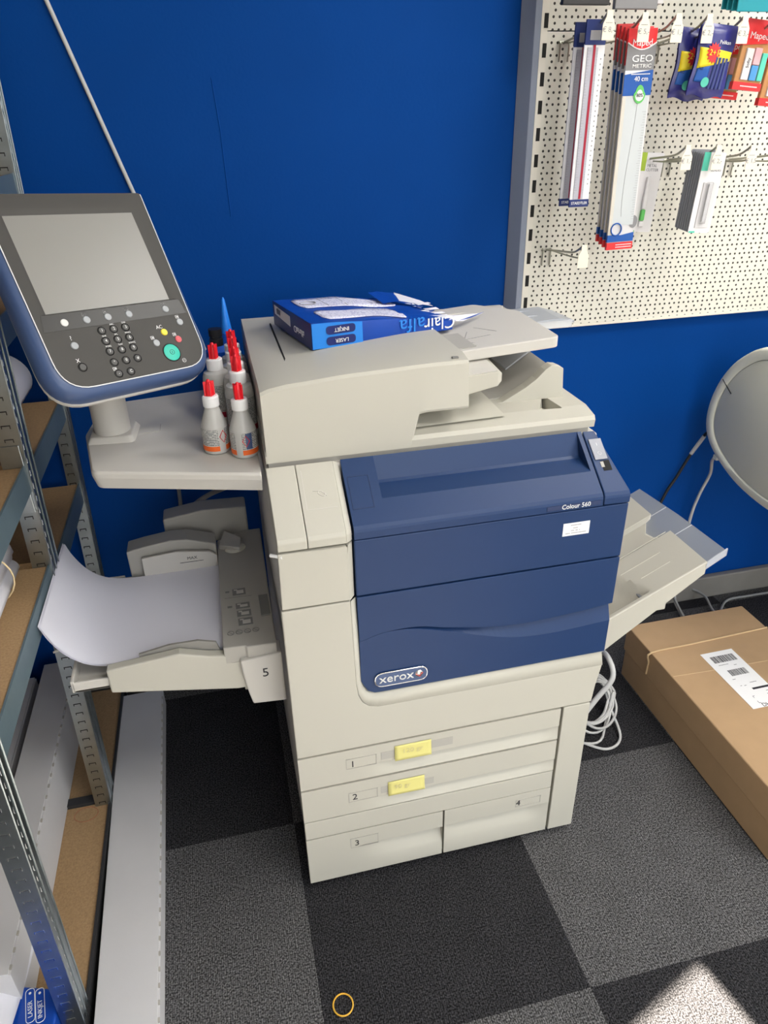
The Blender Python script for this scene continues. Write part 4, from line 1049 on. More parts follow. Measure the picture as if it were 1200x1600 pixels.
cable('thick_cable', [(.74, .26, .02), (.775, .285, .028), (.823, .30, .075), (.868, .31, .13), (.875, .36, .16), (.90, .46, .10), (.93, .56, .008)], .0075, 'cable_white', 'thick white cable standing up through the coiled bundle')
tag(MB().tube([(.0245+.0185*math.cos(a*.2618), -.2445+.0185*math.sin(a*.2618)*1.05, .0022) for a in range(24)], .0016, 6, True).build('rubber_band', M['rubber'], smooth=60), 'yellow rubber band lying on the dark carpet tile', 'rubber band')
# white cord on the wall and cables under the shelf
cable('wall_cord', [(-.345, .7315, 1.93), (-.309, .7315, 1.79), (-.269, .7315, 1.653), (-.222, .7315, 1.49), (-.175, .7315, 1.328), (-.12, .7315, 1.14), (-.07, .7315, .96), (-.05, .70, .80)], .0042, 'cable_white', 'white cord running slantwise across the blue wall behind the touch panel')
cable('mains_lead', [(-.06, .66, .66), (-.109, .70, .625), (-.15, .705, .60), (-.178, .70, .572), (-.185, .66, .56), (-.17, .60, .61)], .0065, 'cable_grey', 'grey lead curving out of the dark under the side shelf, right of its neighbour')
cable('mains_lead', [(-.186, .715, .70), (-.187, .708, .63), (-.190, .700, .59), (-.195, .66, .575), (-.195, .60, .61)], .005, 'cable_grey', 'dark lead hanging straight down the wall under the side shelf')
# ------------------------------------------------------------------ pegboard on the back wall
PB = thing('pegboard', 'cream punched steel display panel with grey-blue side post on the wall', 'pegboard', (1.3, .72, 1.5))
MB().box(.716, 2.4, .704, .716, .978, 1.605).build('punched_panel', M['peg'], PB, smooth=0)
MB().box(.716, 2.4, .704, .716, 1.607, 2.3).build('punched_panel', M['peg'], PB, smooth=0)
MB().box(.716, 2.4, .702, .734, .972, .979).build('bottom_lip', M['white_metal'], PB, bevel=.001)
MB().prism([(.667, .734, .972), (.686, .700, .972), (.7005, .700, .972), (.7005, .734, .972)], (0, 0, 1.33)).build('side_post', M['post'], PB, bevel=.001)
MB().box(.7008, .7158, .7005, .734, .972, 2.3).build('slotted_rail', M['white_metal'], PB, smooth=0)
sl_ = MB(); z = 1.030
while z < 1.75:
    MB().box(.7070, .7160, .6998, .702, z, z+.026).build('rail_slot', M['slot'], PB, smooth=0); z += .0528

GH = 'wire display hooks on the pegboard'
def hook(L=.18, txt=''):
    r = thing('display_hook', '', 'display hook', (0, 0, 0), GH)
    w = MB()
    w.tube([(-.013, -.001, 0), (.013, -.001, 0)], .0022, 8)
    for x in (-.010, .010):
        w.tube(smooth_path([V3(p) for p in ((x, .004, .002), (x, -.003, 0), (x, -.004, -.012), (x, -.003, -.036))], 4), .0020, 6)
    w.tube(smooth_path([V3(p) for p in ((0, -.002, 0), (0, -L*.4, .007), (0, -L*.76, .014), (0, -L*.92, .025), (0, -L, .034))], 5), .0024, 8)
    w.tube(smooth_path([V3(p) for p in ((.009, -.002, -.001), (.009, -L*.5, .0), (.009, -L*.82, .003), (.007, -L*.93, .010), (.004, -L*.99, .016))], 5), .0018, 8)
    w.build('wire', M['wire'], r)
    tg = [(-.0065, .004), (.0065, .004), (.0065, -.006), (.0125, -.018), (.0125, -.044), (-.0125, -.044), (-.0125, -.018), (-.0065, -.006)]
    MB().prism([(x, -L-.006, .032+z) for x, z in tg], (0, -.0016, 0)).build('price_tag', M['tag'], r, bevel=.0005)
    return r
def price(h, t):
    L = .18
    tm = MB().text(t, .0125, (0, -L-.0076, .005), XU, ZU)
    for i in range(7): tm.box(-.007+.002*i, -.0056+.002*i, -L-.0079, -L-.0076, .0155, .0168)
    tm.build('price_print', M['grey_ink'], h, smooth=0)
HY = .703
spots = [(.757, 1.586, '€ 8,-', 'wire hook carrying the blue-headed scale rulers, price tag reads 8'), (.832, 1.583, '€ 5,-', 'wire hook above the tall red and blue ruler packs, price tag reads 5'),
    (.904, 1.582, '€ 1,-', 'empty upper wire hook between the ruler packs and the navy pen bags'), (.972, 1.581, '€ 2,-', 'wire hook carrying the navy foil pen bags, price tag reads 2'),
    (1.052, 1.580, '€ 3,-', 'wire hook with a price tag reading 3, ending just left of the red eraser packs'),
    (1.127, 1.579, '', 'wire hook running behind the front red eraser pack and carrying it'), (1.204, 1.577, '', 'wire hook carrying the lowest red eraser pack at the right edge'),
    (.972, 1.354, '€ 1,-', 'lower wire hook carrying the single cutter card'), (1.046, 1.352, '€ 2,-', 'lower wire hook carrying the stack of blade cards'),
    (1.130, 1.350, '€ 1,5', 'empty lower wire hook right of the blade cards'), (1.215, 1.348, '', 'lower wire hook cut off by the right edge of the photo'),
    (.757, 1.166, '', 'lone wire hook with a blank tag at the bottom left of the pegboard')]
h0 = hook(); hooks = []
for i, (x, z, t, lab) in enumerate(spots):
    h_ = h0 if i == 0 else dup(h0, (x, HY, z), lab, GH)
    hooks.append(h_)
h0.location = (spots[0][0], HY, spots[0][1]); h0['label'] = spots[0][3]
for h_, s_ in zip(hooks, spots):
    if s_[2]:
        ORG[h_.name] = V3((0, 0, 0)); price(h_, s_[2])

def card(mb_, x0, x1, z0, z1, y, th=.0012, slant=0.0, zref=0.0):
    """flat upright card; slant shifts x per metre of drop"""
    P = [(x0+slant*(zref-z0), y, z0), (x1+slant*(zref-z0), y, z0), (x1+slant*(zref-z1), y, z1), (x0+slant*(zref-z1), y, z1)]
    mb_.prism(P, (0, th, 0)); return mb_

# tall ruler packs (local: top centre at 0, hanging down z 0..-.415, front at y 0)
GP = 'tall ruler packs hanging on the pegboard'
def ruler_pack():
    r = thing('ruler_pack', '', 'ruler pack', (0, 0, 0), GP)
    card(MB(), -.031, .031, -.410, 0, 0, .004).build('ruler_sleeve', M['card_grey_light'], r, smooth=0)
    card(MB(), -.029, .027, -.363, -.100, -.0012, .002).build('clear_ruler', M['ruler'], r, smooth=0)
    card(MB(), -.0315, .0315, -.062, 0, -.0014, .007).build('red_header', M['red_card'], r, bevel=.001)
    arc_ = [(-.0315, -.03)]+[(.0315*math.cos(math.pi*(1+i/14)), -.03-.016*math.sin(math.pi*i/14)) for i in range(15)]
    MB().prism([(x, -.0022, z) for x, z in [(-.0315, -.050)]+[(-.0315, -.024)]+[(-.0315+.063*i/12, -.024-.012*math.sin(math.pi*i/12)) for i in range(1, 12)]+[(.0315, -.024), (.0315, -.050)]], (0, .001, 0)).build('grey_band', M['grey_card'], r, smooth=0)
    MB().tube([(-.0315+.063*i/12, -.0024, -.024-.012*math.sin(math.pi*i/12)) for i in range(13)], .0013, 5).build('white_arc', M['white_card'], r)
    MB().text('Maped', .0165, (0, -.0024, -.0245), XU, ZU).build('brand_lettering', M['white_ink'], r, smooth=0)
    card(MB(), -.0315, .0315, -.072, -.044, -.0018, .0012).build('grey_band', M['grey_card'], r, smooth=0)
    g = MB(); g.text('GEO', .0165, (.004, -.0022, -.0515), XU, ZU, sx=1.4, ext=.0004).text('METRIC', .0095, (.004, -.0022, -.0640), XU, ZU, sx=1.3, ext=.0004); g.build('pack_lettering', M['white_ink'], r, smooth=0)
    card(MB(), -.0315, .0315, -.115, -.071, -.0020, .0012).build('blue_band', M['blue_card'], r, smooth=0)
    MB().prism([(-.0315, -.0024, -.078), (-.0315, -.0024, -.071), (.024, -.0024, -.0713)], (0, .0006, 0)).build('white_wedge', M['white_card'], r, smooth=0)
    t = MB(); t.text('40 cm', .0125, (.006, -.0022, -.0862), XU, ZU, ext=.0004)
    for i in range(14): t.box(-.017+.003*i, -.0150+.003*i, -.0026, -.0022, -.0785, -.0768)
    t.build('size_lettering', M['white_ink'], r, smooth=0)
    dp = [(0, -.130)]
    drop = [(.006+.013*math.sin(a)*(1 if math.cos(a) < .3 else .75), -.113+.0165*math.cos(a)) for a in [2*math.pi*i/20 for i in range(20)]]
    MB().prism([(x, -.0030, z) for x, z in drop], (0, .001, 0)).build('green_drop', M['green'], r, smooth=0)
    MB().prism([(.006+(x-.006)*.72, -.0034, -.115+(z+.113)*.62) for x, z in drop], (0, .001, 0)).build('drop_inside', M['white_card'], r, smooth=0)
    MB().text('80%', .009, (.006, -.0036, -.115), XU, ZU).build('drop_lettering', M['dark_ink'], r, smooth=0)
    tk = MB()
    for i in range(44): tk.box(.0265-(.006 if i % 5 else .009), .0265, -.0015, -.0008, -.145-.0048*i, -.1445-.0048*i)
    tk.tube([(.004-.010*math.sin((k_/14)**1.5*2.2), -.0014, -.13-.215*k_/14) for k_ in range(15)], .0004, 4)
    tk.build('ruler_scale', M['grey_ink'], r, smooth=0)
    card(MB(), -.031, -.023, -.382, -.113, -.0012, .0016).build('beige_edge', M['ruler_edge'], r, smooth=0)
    MB().prism([(-.0315, -.0016, -.397), (.0315, -.0016, -.397), (.0315, -.0016, -.379), (.002, -.0016, -.3835), (-.0315, -.0016, -.3825)], (0, .007, 0)).build('blue_foot', M['blue_card'], r, smooth=0)
    card(MB(), -.0315, .0315, -.4135, -.3985, -.0016, .007).build('red_foot', M['red_card'], r, smooth=0)
    f_ = MB()
    for z_ in (-.4035, -.4085):
        for i in range(13): f_.box(-.010+.003*i, -.008+.003*i, -.0022, -.0016, z_-.0009, z_+.0009)
    f_.build('foot_print', M['white_ink'], r, smooth=0)
    MB().tube([(-.0125+.0125*math.cos(a*.2618), -.0022, -.371+.0125*math.sin(a*.2618)) for a in range(24)], .0015, 5, True).build('ring_print', M['blue_card'], r)
    MB().prism([(.0275+.010*math.cos(a*.2618), -.0010, -.357+.013*math.sin(a*.2618)) for a in range(24)], (0, .0005, 0)).build('hang_cut', M['grey_card'], r, smooth=0) 
    return r
rp0 = ruler_pack()
base = V3((.850, .548, 1.597))
labs = ['front red and blue ruler pack of the tall stack, showing its printed face', 'second tall ruler pack, directly behind the front one', 'third tall ruler pack behind the front one', 'rearmost tall ruler pack of the stack, nearest the panel']
for i in range(1, 4): dup(rp0, base+V3((.0005*i, .0165*i, .004*i)), labs[i], GP)
rp0.location = base; rp0['label'] = labs[0]
for o in list(bpy.data.objects):
    if o.name.startswith('ruler_pack') and o.type == 'EMPTY': o.rotation_euler = (0, math.radians(-1.2), 0)

# scale rulers with blue headers
GS = 'scale ruler packs hanging at the left of the pegboard'
def scale_pack():
    r = thing('scale_ruler_pack', '', 'ruler pack', (0, 0, 0), GS)
    card(MB(), -.022, .022, -.310, -.028, 0, .003).build('white_sleeve', M['ruler_white'], r, smooth=0)
    card(MB(), -.022, .022, -.030, .012, -.001, .005).build('blue_header', M['navy_card'], r, bevel=.001)
    card(MB(), -.012, .010, -.022, -.006, -.0016, .001).build('header_window', M['grey_ink'], r, smooth=0)
    card(MB(), -.015, .007, -.307, -.034, -.0016, .002).build('grey_scale_face', M['lavender'], r, smooth=0)
    card(MB(), -.0035, .0015, -.307, -.030, -.0022, .001).build('red_stripe', M['crimson'], r, smooth=0)
    tk = MB()
    for i in range(52):
        tk.box(-.0145, -.0145+(.003 if i % 5 else .006), -.0022, -.0014, -.040-.005*i, -.0395-.005*i)
        tk.box(.0065-(.002 if i % 5 else .004), .0065, -.0022, -.0014, -.040-.005*i, -.0395-.005*i)
        if i % 2: tk.box(.0145, .0165, -.0006, .0002, -.050-.0045*i, -.0475-.0045*i)
    tk.build('scale_marks', M['grey_ink'], r, smooth=0)
    ft = card(MB(), -.0225, .0225, -.323, -.308, -.0012, .005).build('blue_foot', M['navy_card'], r, bevel=.001)
    MB().text('STAEDTLER', .0075, (0, -.0013, -.3155), XU, ZU, sx=.95).build('foot_lettering', M['white_ink'], r, smooth=0)
    return r
sp0 = scale_pack()
dup(sp0, (.7445, .585, 1.598), 'rear scale ruler pack, half hidden behind the front one at the left', GS)
sp0.location = (.749, .548, 1.599); sp0['label'] = 'front scale ruler pack with a crimson stripe down its middle'

# navy pen bags
GB2 = 'navy foil pen bags on the pegboard'
def pen_bag():
    r = thing('pen_bag', '', 'pen bag', (0, 0, 0), GB2)
    def f(u, v):
        x = -.042+.086*u+.004*math.sin(v*9)*(u-.5); z = -.129*v+.003*math.sin(u*9)*max(0, v-.85)/.15
        return (x, -.011*math.sin(math.pi*min(max(u, .02), .98))**.6*math.sin(math.pi*v)**.5, z)
    def g(u, v): p = f(u, v); return (p[0], -p[1]*.5+.002, p[2])
    MB().grid(f, 16, 20).grid(g, 16, 20).build('foil_bag', M['foil'], r, smooth=70)
    yl = MB(); 
    def onb(u, v, off=.0012): p = f(u, v); return V3((p[0], p[1]-off, p[2]))
    def patch(quads, m_, nm, off):
        mb_ = MB()
        (a, b_, c_, d_) = quads; vs = []
        for j in range(7):
            for i in range(11):
                u0, v0 = i/10, j/6
                u = (a[0]*(1-u0)+b_[0]*u0)*(1-v0)+(d_[0]*(1-u0)+c_[0]*u0)*v0; v = (a[1]*(1-u0)+b_[1]*u0)*(1-v0)+(d_[1]*(1-u0)+c_[1]*u0)*v0
                vs.append(onb(u, v, off))
        mb_.add(vs, [(j*11+i, j*11+i+1, (j+1)*11+i+1, (j+1)*11+i) for j in range(6) for i in range(10)])
        return mb_.build(nm, m_, r, smooth=70, solid=.0003)
    patch(((.06, .33), (.97, .36), (.97, .48), (.06, .62)), M['yellow'], 'yellow_band', .0012)
    patch(((.08, .62), (.40, .56), (.38, .80), (.08, .80)), M['blue_card'], 'blue_window', .0010)
    star = [(.40+(.20 if i % 2 else .14)*math.cos(i*math.pi/14)*.95, .40+(.15 if i % 2 else .11)*math.sin(i*math.pi/14)) for i in range(28)]
    sb_ = MB(); sb_.add([onb(u, v, .0024) for u, v in star], [tuple(range(28))]); sb_.build('red_starburst', M['red_card'], r, smooth=0, solid=.0006)
    MB().text('2+1', .015, onb(.40, .40, .0034), XU, ZU).build('starburst_lettering', M['yellow'], r, smooth=0)
    MB().text('Pelikan', .0095, onb(.66, .245, .002), XU, ZU+XU*.0).build('brand_lettering', M['white_ink'], r, smooth=0)
    MB().text('1x2', .007, onb(.16, .62, .002), XU, ZU).build('count_lettering', M['dark_ink'], r, smooth=0)
    pn = MB()
    for u in (.52, .62, .73, .84): pn.tube([onb(u, .45, .0005), onb(u-.03, .88, .0005)], .0036, 10)
    pn.build('pens', M['pen'], r)
    dc = MB(); dc.add([onb(.36+.10*math.cos(a*.39), .80+.07*math.sin(a*.39), .0018) for a in range(16)], [tuple(range(16))]); dc.build('mint_disc', M['mint'], r, smooth=0, solid=.0005)
    return r
pb0 = pen_bag()
dup(pb0, (.9945, .575, 1.599), 'rear navy pen bag, peeking out at the lower left of the front one', GB2)
pb0.location = (1.0115, .537, 1.603); pb0['label'] = 'front navy foil pen bag with a red starburst on a yellow band'
for o in list(bpy.data.objects):
    if o.name.startswith('pen_bag'): o.rotation_euler = (0, math.radians(5), 0); o.scale = (.96, 1, .98)

# eraser packs
GE = 'red eraser packs on the pegboard'
def eraser_pack():
    r = thing('eraser_pack', '', 'eraser pack', (0, 0, 0), GE)
    card(MB(), -.032, .034, -.116, .004, 0, .010).build('card_tray', M['tan'], r, bevel=.002)
    MB().prism([(-.033, -.0015, -.040), (-.033, -.0015, .006), (.036, -.0015, .006), (.036, -.0015, -.032)], (0, .009, 0)).build('red_header', M['red_card'], r, smooth=0)
    card(MB(), -.033, .036, -.118, -.104, -.0015, .012).build('red_foot', M['red_card'], r, smooth=0)
    MB().text('Maped', .017, (.002, -.0016, -.022), XU, ZU).build('brand_lettering', M['white_ink'], r, smooth=0)
    card(MB(), -.020, -.003, -.100, -.044, -.004, .006).build('white_eraser', M['white_card'], r, bevel=.001)
    MB().text('Softy', .009, (-.0115, -.0042, -.070), ZU, -XU).build('eraser_lettering', M['dark_ink'], r, smooth=0)
    card(MB(), .000, .016, -.072, -.042, -.004, .006).build('pink_eraser', M['pink'], r, bevel=.001)
    card(MB(), .000, .016, -.100, -.073, -.004, .006).build('blue_eraser', M['sky'], r, bevel=.001)
    card(MB(), .019, .032, -.100, -.050, -.004, .006).build('mint_eraser', M['mint'], r, bevel=.001)
    f_ = MB()
    for i in range(14): f_.box(-.015+.003*i, -.013+.003*i, -.002, -.0014, -.112, -.110)
    f_.build('foot_print', M['white_ink'], r, smooth=0)
    return r
ep0 = eraser_pack()
dup(ep0, (1.104, .605, 1.592), 'rear red eraser pack, peeking out at the left of the front one', GE)
dup(ep0, (1.195, .560, 1.575), 'red eraser pack hanging lowest at the right edge of the photo', GE)
ep0.location = (1.118, .552, 1.606); ep0['label'] = 'front red eraser pack with white, pink and blue erasers showing'
for o in list(bpy.data.objects):
    if o.name.startswith('eraser_pack'): o.rotation_euler = (0, math.radians(5), 0)

# cutter card and stack of blade cards
def qcard(nm, cat, grp, kind):
    r = thing(nm, '', cat, (0, 0, 0), grp)
    c = rpoly([(-.031, -.170, .005), (.031, -.170, .005), (.031, 0, .005), (-.031, 0, .005)], 4)
    MB().prism([(x, 0, z) for x, z in c], (0, .0015, 0)).build('backing_card', M['white_card'], r, smooth=0)
    lg = card(MB(), -.031, -.013, -.038, 0, -.0006, .001).build('green_corner', M['lime'] if kind == 'cutter' else M['mint'], r, smooth=0)
    MB().lathe([(.007, 0), (.0045, 0)], n=20, a0=.6, a1=5.2).build('corner_mark', M['white_card'], r, smooth=0) if False else None
    card(MB(), -.029, -.012, -.170, -.166, -.0006, .001).build('green_foot', M['green'] if kind == 'cutter' else M['mint'], r, smooth=0)
    return r
CU = qcard('cutter_card', 'cutter', None, 'cutter')
CU['label'] = 'single card with a white and green cutter on the lower hook'
t = MB(); t.text('METAL', .0085, (.004, -.0002, -.027), XU, ZU).text('CUTTER', .0085, (.006, -.0002, -.036), XU, ZU); t.build('card_lettering', M['grey_ink'], CU, smooth=0)
MB().box(-.006, .004, -.008, -.001, -.118, -.050).build('cutter_body', M['white_card'], CU, bevel=.002)
MB().box(-.006, .004, -.009, -.001, -.144, -.120).build('cutter_slider', M['green'], CU, bevel=.002)
MB().box(-.006, .006, -.007, -.001, -.158, -.145).build('cutter_end', M['white_card'], CU, bevel=.002)
CU.location = (.977, .655, 1.371); CU.rotation_euler = (0, math.radians(3), 0)
GBL = 'blade cards stacked on the lower hook'
BL = qcard('blade_card', 'blade card', GBL, 'blade')
t = MB(); t.text('METAL', .0085, (.011, -.0002, -.027), XU, ZU).text('BLADES', .0085, (.011, -.0002, -.036), XU, ZU); t.build('card_lettering', M['grey_ink'], BL, smooth=0)
MB().box(-.016, .022, -.0022, -.0004, -.158, -.062).build('print_field', M['card_grey_light'], BL, smooth=0)
MB().box(-.010, .008, -.009, -.001, -.150, -.060).build('clear_blister', M['blister'], BL, bevel=.003)
MB().box(-.003, .005, -.006, -.003, -.145, -.064).build('blade', M['ruler_white'], BL, bevel=.0005)
MB().box(-.031, .031, .0016, .0058, -.168, -.004).build('dark_back', M['blade_dark'], BL, bevel=.001)
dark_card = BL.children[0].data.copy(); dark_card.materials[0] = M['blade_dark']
ords = ['front blade card of the stack, its face showing a clear blister', 'second blade card behind the front one', 'third blade card behind the front one', 'fourth blade card behind the front one', 'fifth blade card behind the front one', 'sixth blade card behind the front one', 'rearmost blade card of the stack, nearest the panel']
for i in range(1, 7):
    c = dup(BL, (1.0555-.0003*i, .537+.0075*i, 1.373+.0008*i), ords[i], GBL)
    for ch in list(c.children):
        if ch.name.split('.')[0] not in ('backing_card', 'dark_back'): bpy.data.objects.remove(ch)
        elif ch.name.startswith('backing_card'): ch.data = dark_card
BL.location = (1.0555, .537, 1.373); BL['label'] = ords[0]
for o in list(bpy.data.objects):
    if o.name.startswith('blade_card'): o.rotation_euler = (0, math.radians(3), 0); o.scale = (.87, 1, .96)

# packs hanging from a row above the frame; only their lower ends show
def plain(nm, x0, x1, y, z0, m_, lab, cat, n=1, th=.012, grp=None, dy=.016, ords=None, slant=0):
    out = []
    for i in range(n):
        o = card(MB(), x0, x1, z0, z0+.15, 0, th, slant, z0).build(nm, M[m_], None, bevel=.0015) if i == 0 else out[0].copy()
        if i: COL.objects.link(o)
        o.location = (-.0005*i, y+dy*i, .003*i)
        tag(o, lab if n == 1 else ords[i], cat, grp); out.append(o)
    return out
plain('hanging_pack', .668, .764, .535, 1.632, 'black_card', 'black pack at the top edge above the scale rulers', 'pack')
plain('hanging_pack', .776, .866, .535, 1.626, 'grey_card', 'grey pack at the top edge above the tall ruler packs', 'pack')
plain('hanging_pack', .862, .905, .580, 1.640, 'card_grey_light', 'pale pack at the top edge, just right of the grey pack', 'pack')
plain('folder_pack', 1.035, 1.14, .525, 1.622, 'teal', '', 'folder', 4, .003, 'teal folders at the top right', .016, ['front teal folder at the top right corner', 'second teal folder behind the front one', 'third teal folder behind the front one', 'rearmost teal folder at the top right corner'])

# ------------------------------------------------------------------ steel shelf rack on the left
SH = thing('shelf_rack', 'galvanised steel shelf rack with chipboard shelves along the left wall', 'shelf rack', (-.65, .25, 0))
def ox(z): return -.427+.030*z          # outer (aisle) face of the rack; it leans a touch towards the aisle
def post(y, z0, z1, wA=.032, dB=.040, lip=.006, sm='slot'):
    def c(z):
        X = ox(z)
        return [(X-wA, y), (X, y), (X, y+dB), (X-lip, y+dB), (X-lip, y+dB-.0015), (X-.0016, y+dB-.0015), (X-.0016, y+.0016), (X-wA+.0016, y+.0016), (X-wA+.0016, y+lip), (X-wA, y+lip)]
    m = MB().loft([[V3((x, yy, z0)) for x, yy in c(z0)], [V3((x, yy, z1)) for x, yy in c(z1)]])
    o = m.build('upright', M['steel'], SH, smooth=0)
    s_ = MB(); rdg = MB(); z = z0+.02
    while z < z1-.02:
        X = ox(z)
        s_.box(X-.025, X-.010, y-.0004, y+.0012, z, z+.0020).box(X-.0115, X-.010, y-.0004, y+.0012, z-.005, z).box(X-.025, X-.0235, y-.0004, y+.0012, z-.004, z)
        rdg.box(X-.0008, X+.0006, y+.012, y+.014, z, z+.011)
        z += .0252
    s_.build('slot_row', M[sm], o, smooth=0); rdg.build('slot_lugs', M['chrome'], o, smooth=0)
    for dy in (.0015, dB*.5, dB-.002):
        MB().tube([(ox(z0)+.0004, y+dy, z0), (ox(z1)+.0004, y+dy, z1)], .0016, 6).build('upright_ridge', M['steel'], o)
    return o
post(-.200, 0, 2.0, .034, .042, sm='chrome')  # chrome slots imitate bright reflections along the slot edges
post(.285, 0, 2.0, .034, .055)
post(.690, 0, 2.0, .030, .040)
for y in (-.2, .285, .69):
    MB().box(-.945, -.915, y, y+.035, 0, 2.0).build('upright', M['steel'], SH, smooth=0)
def shelf(y0, y1, zt, beam=.050):
    X = ox(zt)-.003
    MB().box(-.94, X-.0035, y0, y1, zt-.020, zt-.003).build('shelf_board', M['chip'], SH, smooth=0)
    MB().loft([[V3((X-.0035, y0, zt)), V3((X, y0, zt)), V3((X, y0, zt-beam)), V3((X-.012, y0, zt-beam)), V3((X-.012, y0, zt-beam+.002)), V3((X-.0035, y0, zt-beam+.002))],
        [V3((X-.0035, y1, zt)), V3((X, y1, zt)), V3((X, y1, zt-beam)), V3((X-.012, y1, zt-beam)), V3((X-.012, y1, zt-beam+.002)), V3((X-.0035, y1, zt-beam+.002))]]).build('beam', M['beam'], SH, smooth=0)
for z in (.722, .928, 1.17, 1.42): shelf(-.196, .284, z)
for z in (.700, .912, 1.170, 1.372): shelf(.345, .690, z)
# bottom shelves sit lower, with black front edges
for y0, y1 in ((-.196, .292), (.318, .69)):
    MB().box(-.94, -.431, y0, y1, .042, .060).build('shelf_board', M['chip'], SH, smooth=0)
    MB().box(-.430, -.424, y0, y1, .008, .066).build('beam', M['black_card'], SH, smooth=0)
MB().box(-.93, -.445, .294, .316, .045, .0675).build('cross_bar', M['black_card'], SH, smooth=0)
MB().tube([(-.478+.026*math.cos(a*.2618), .268+.020*math.sin(a*.2618), .0602) for a in range(24)], .0007, 5, True).build('pencil_ring', M['pink_ink'], SH)
MB().tube(smooth_path([V3(p) for p in ((-.416, .287, .5235), (-.420, .2825, .5245), (-.432, .280, .5245), (-.446, .279, .5215))], 4), .0024, 6).build('plastic_tie', M['cable_white'], SH)
MB().lathe([(0, 0), (.0042, 0), (.0042, .001), (0, .001)], (0, 0, 0), 12).build('bolt_hole', M['slot'], SH) if False else None
for zc in (.955, .865):
    MB().box(ox(zc)-.040, ox(zc)-.004, .2825, .2845, zc-.030, zc+.012).build('beam_clip', M['steel'], SH, bevel=.001)

# things on the rack
def roll(name, c, r, y0, y1, m_, lab, turns=2.2, band=None):
    m = MB(); pts = []
    n = int(turns*22)
    for i in range(n+1):
        a = i/22*2*math.pi; rr = r-.0022*i/22*1.5
        pts.append((c[0]+rr*math.cos(a), c[1]+rr*math.sin(a)))
    m.add([(x, y0, z) for x, z in pts]+[(x, y1, z) for x, z in pts], [(i, i+1, n+1+i+1, n+1+i) for i in range(n)])
    o = tag(m.build(name, M['paper_plain'], smooth=60, solid=.0006), lab, 'paper roll', 'rolled papers on the shelf rack')
    return o
r1 = roll('paper_roll', (-.505, .7215+.051), .050, -.02, .262, 'paper', 'thick paper roll held by a pale rubber band on the middle shelf')
r2 = roll('paper_roll', (-.470, .7215+.022), .020, -.06, .255, 'paper', 'thin paper roll along the aisle side of the thick banded roll')
tag(MB().tube([(-.500+.060*math.cos(a*.2618)*1.0+.002, .175, .7215+.050+.056*math.sin(a*.2618)) for a in range(24)], .0016, 6, True).build('rubber_band', M['rubber_pale'], smooth=60), 'pale rubber band around the thick paper roll', 'rubber band')
cs_ = MB()
ang = [i/18*2.6-.4 for i in range(19)]
cs_.add([(-.520+.075*math.cos(a), y, .914+.062+.060*math.sin(a)) for y in (.36, .50, .66) for a in ang], [(j*19+i, j*19+i+1, (j+1)*19+i+1, (j+1)*19+i) for j in range(2) for i in range(18)])
tag(cs_.build('curled_paper', M['paper_plain'], smooth=60, solid=.0012), 'curled white paper on the upper shelf below the touch panel', 'paper')
def carton(name, x0, x1, y0, y1, z0, z1, m_, lab, rz=0, grp=None):
    c = V3(((x0+x1)/2, (y0+y1)/2, 0))
    r = thing(name, lab, 'box', tuple(c+V3((0, 0, z0))), grp)
    MB().box(x0, x1, y0, y1, z0, z1-.004).build('box_body', M[m_], r, bevel=.001)
    MB().box(x0-.0008, x1-.003, y0-.0008, y1+.0008, z1-.004, z1).build('box_lid', M[m_], r, bevel=.0012)
    n = int((y1-y0)/.03)
    for i in range(n if grp else 0): MB().box(x1-.0035, x1+.0004, y0+.03*i+.008, y0+.03*i+.016, z1-.0035, z1-.0005).build('lid_tab', M['cream_grey'], r, smooth=0)
    r.rotation_euler.z = rz
    return r
carton('long_box', -.600, -.522, -.16, .665, .061, .200, 'whitebox', 'long white carton on the bottom shelf of the rack', 0, 'long white cartons')
carton('long_box', -.745, -.626, -.16, .655, .061, .172, 'whitebox', 'shaded white carton on the bottom shelf, behind the front one', 0)
carton('long_box', -.4165, -.3045, -.62, .655, .001, .058, 'whitebox', 'long flat white carton lying on the carpet beside the rack', math.radians(1.3), 'long white cartons')
PK = thing('paper_ream', 'blue wrapped paper ream lying on the bottom shelf at the lower left', 'paper ream', (-.56, -.25, .061))
PO = V3((-.466, -.160, .061)); tu = V3((-.19, .98, 0)).normalized(); tv = V3((-.98, -.19, 0)).normalized()
MB().prism([(x, y, .061) for x, y in ((-.66, -.085), (-.535, -.134), (-.467, -.156), (-.4605, -.163), (-.4600, -.20), (-.4600, -.40), (-.66, -.40))], (0, 0, .061)).build('wrapper', M['pack_blue'], PK, bevel=.005, seg=3)
tt = MB()
tt.text('LASER', .0105, (-.5045, -.1815, .1222), tu, tv).text('INKJET', .0105, (-.4880, -.1850, .1222), tu, tv)
tt.build('print_type_lettering', M['white_ink'], PK, smooth=0)
ob = MB()
for cx_ in (-.5050, -.4885):
    cy_2 = -.1785 if cx_ < -.49 else -.1820
    o_ = rpoly([(-.026, -.0072, .007), (.033, -.0072, .007), (.033, .0072, .007), (-.026, .0072, .007)], 5)
    ob.tube([V3((cx_, cy_2, .1226))+tu*x+tv*y for x, y in o_], .0006, 4, True)
    ob.lathe([(0, .0006), (.0022, .0006), (.0022, 0)], V3((cx_, cy_2, .1222))+tu*.025, 10)
ob.build('print_type_pills', M['white_ink'], PK, smooth=0)
sheet = MB()
def sf(u, v):
    x = -.66+.125*u+.02*v; y = -.36+.34*v
    z = .128+.03*math.sin(u*3.0)*(.4+.6*v)+.012*math.sin(u*7+v*5)
    return (x, y, z)
sheet.grid(lambda u, v: sf(u, v), 18, 18)
tag(sheet.build('crumpled_sheet', M['paper_plain'], smooth=60, solid=.0006), 'crumpled white sheet lying over the blue ream at the lower left', 'paper')

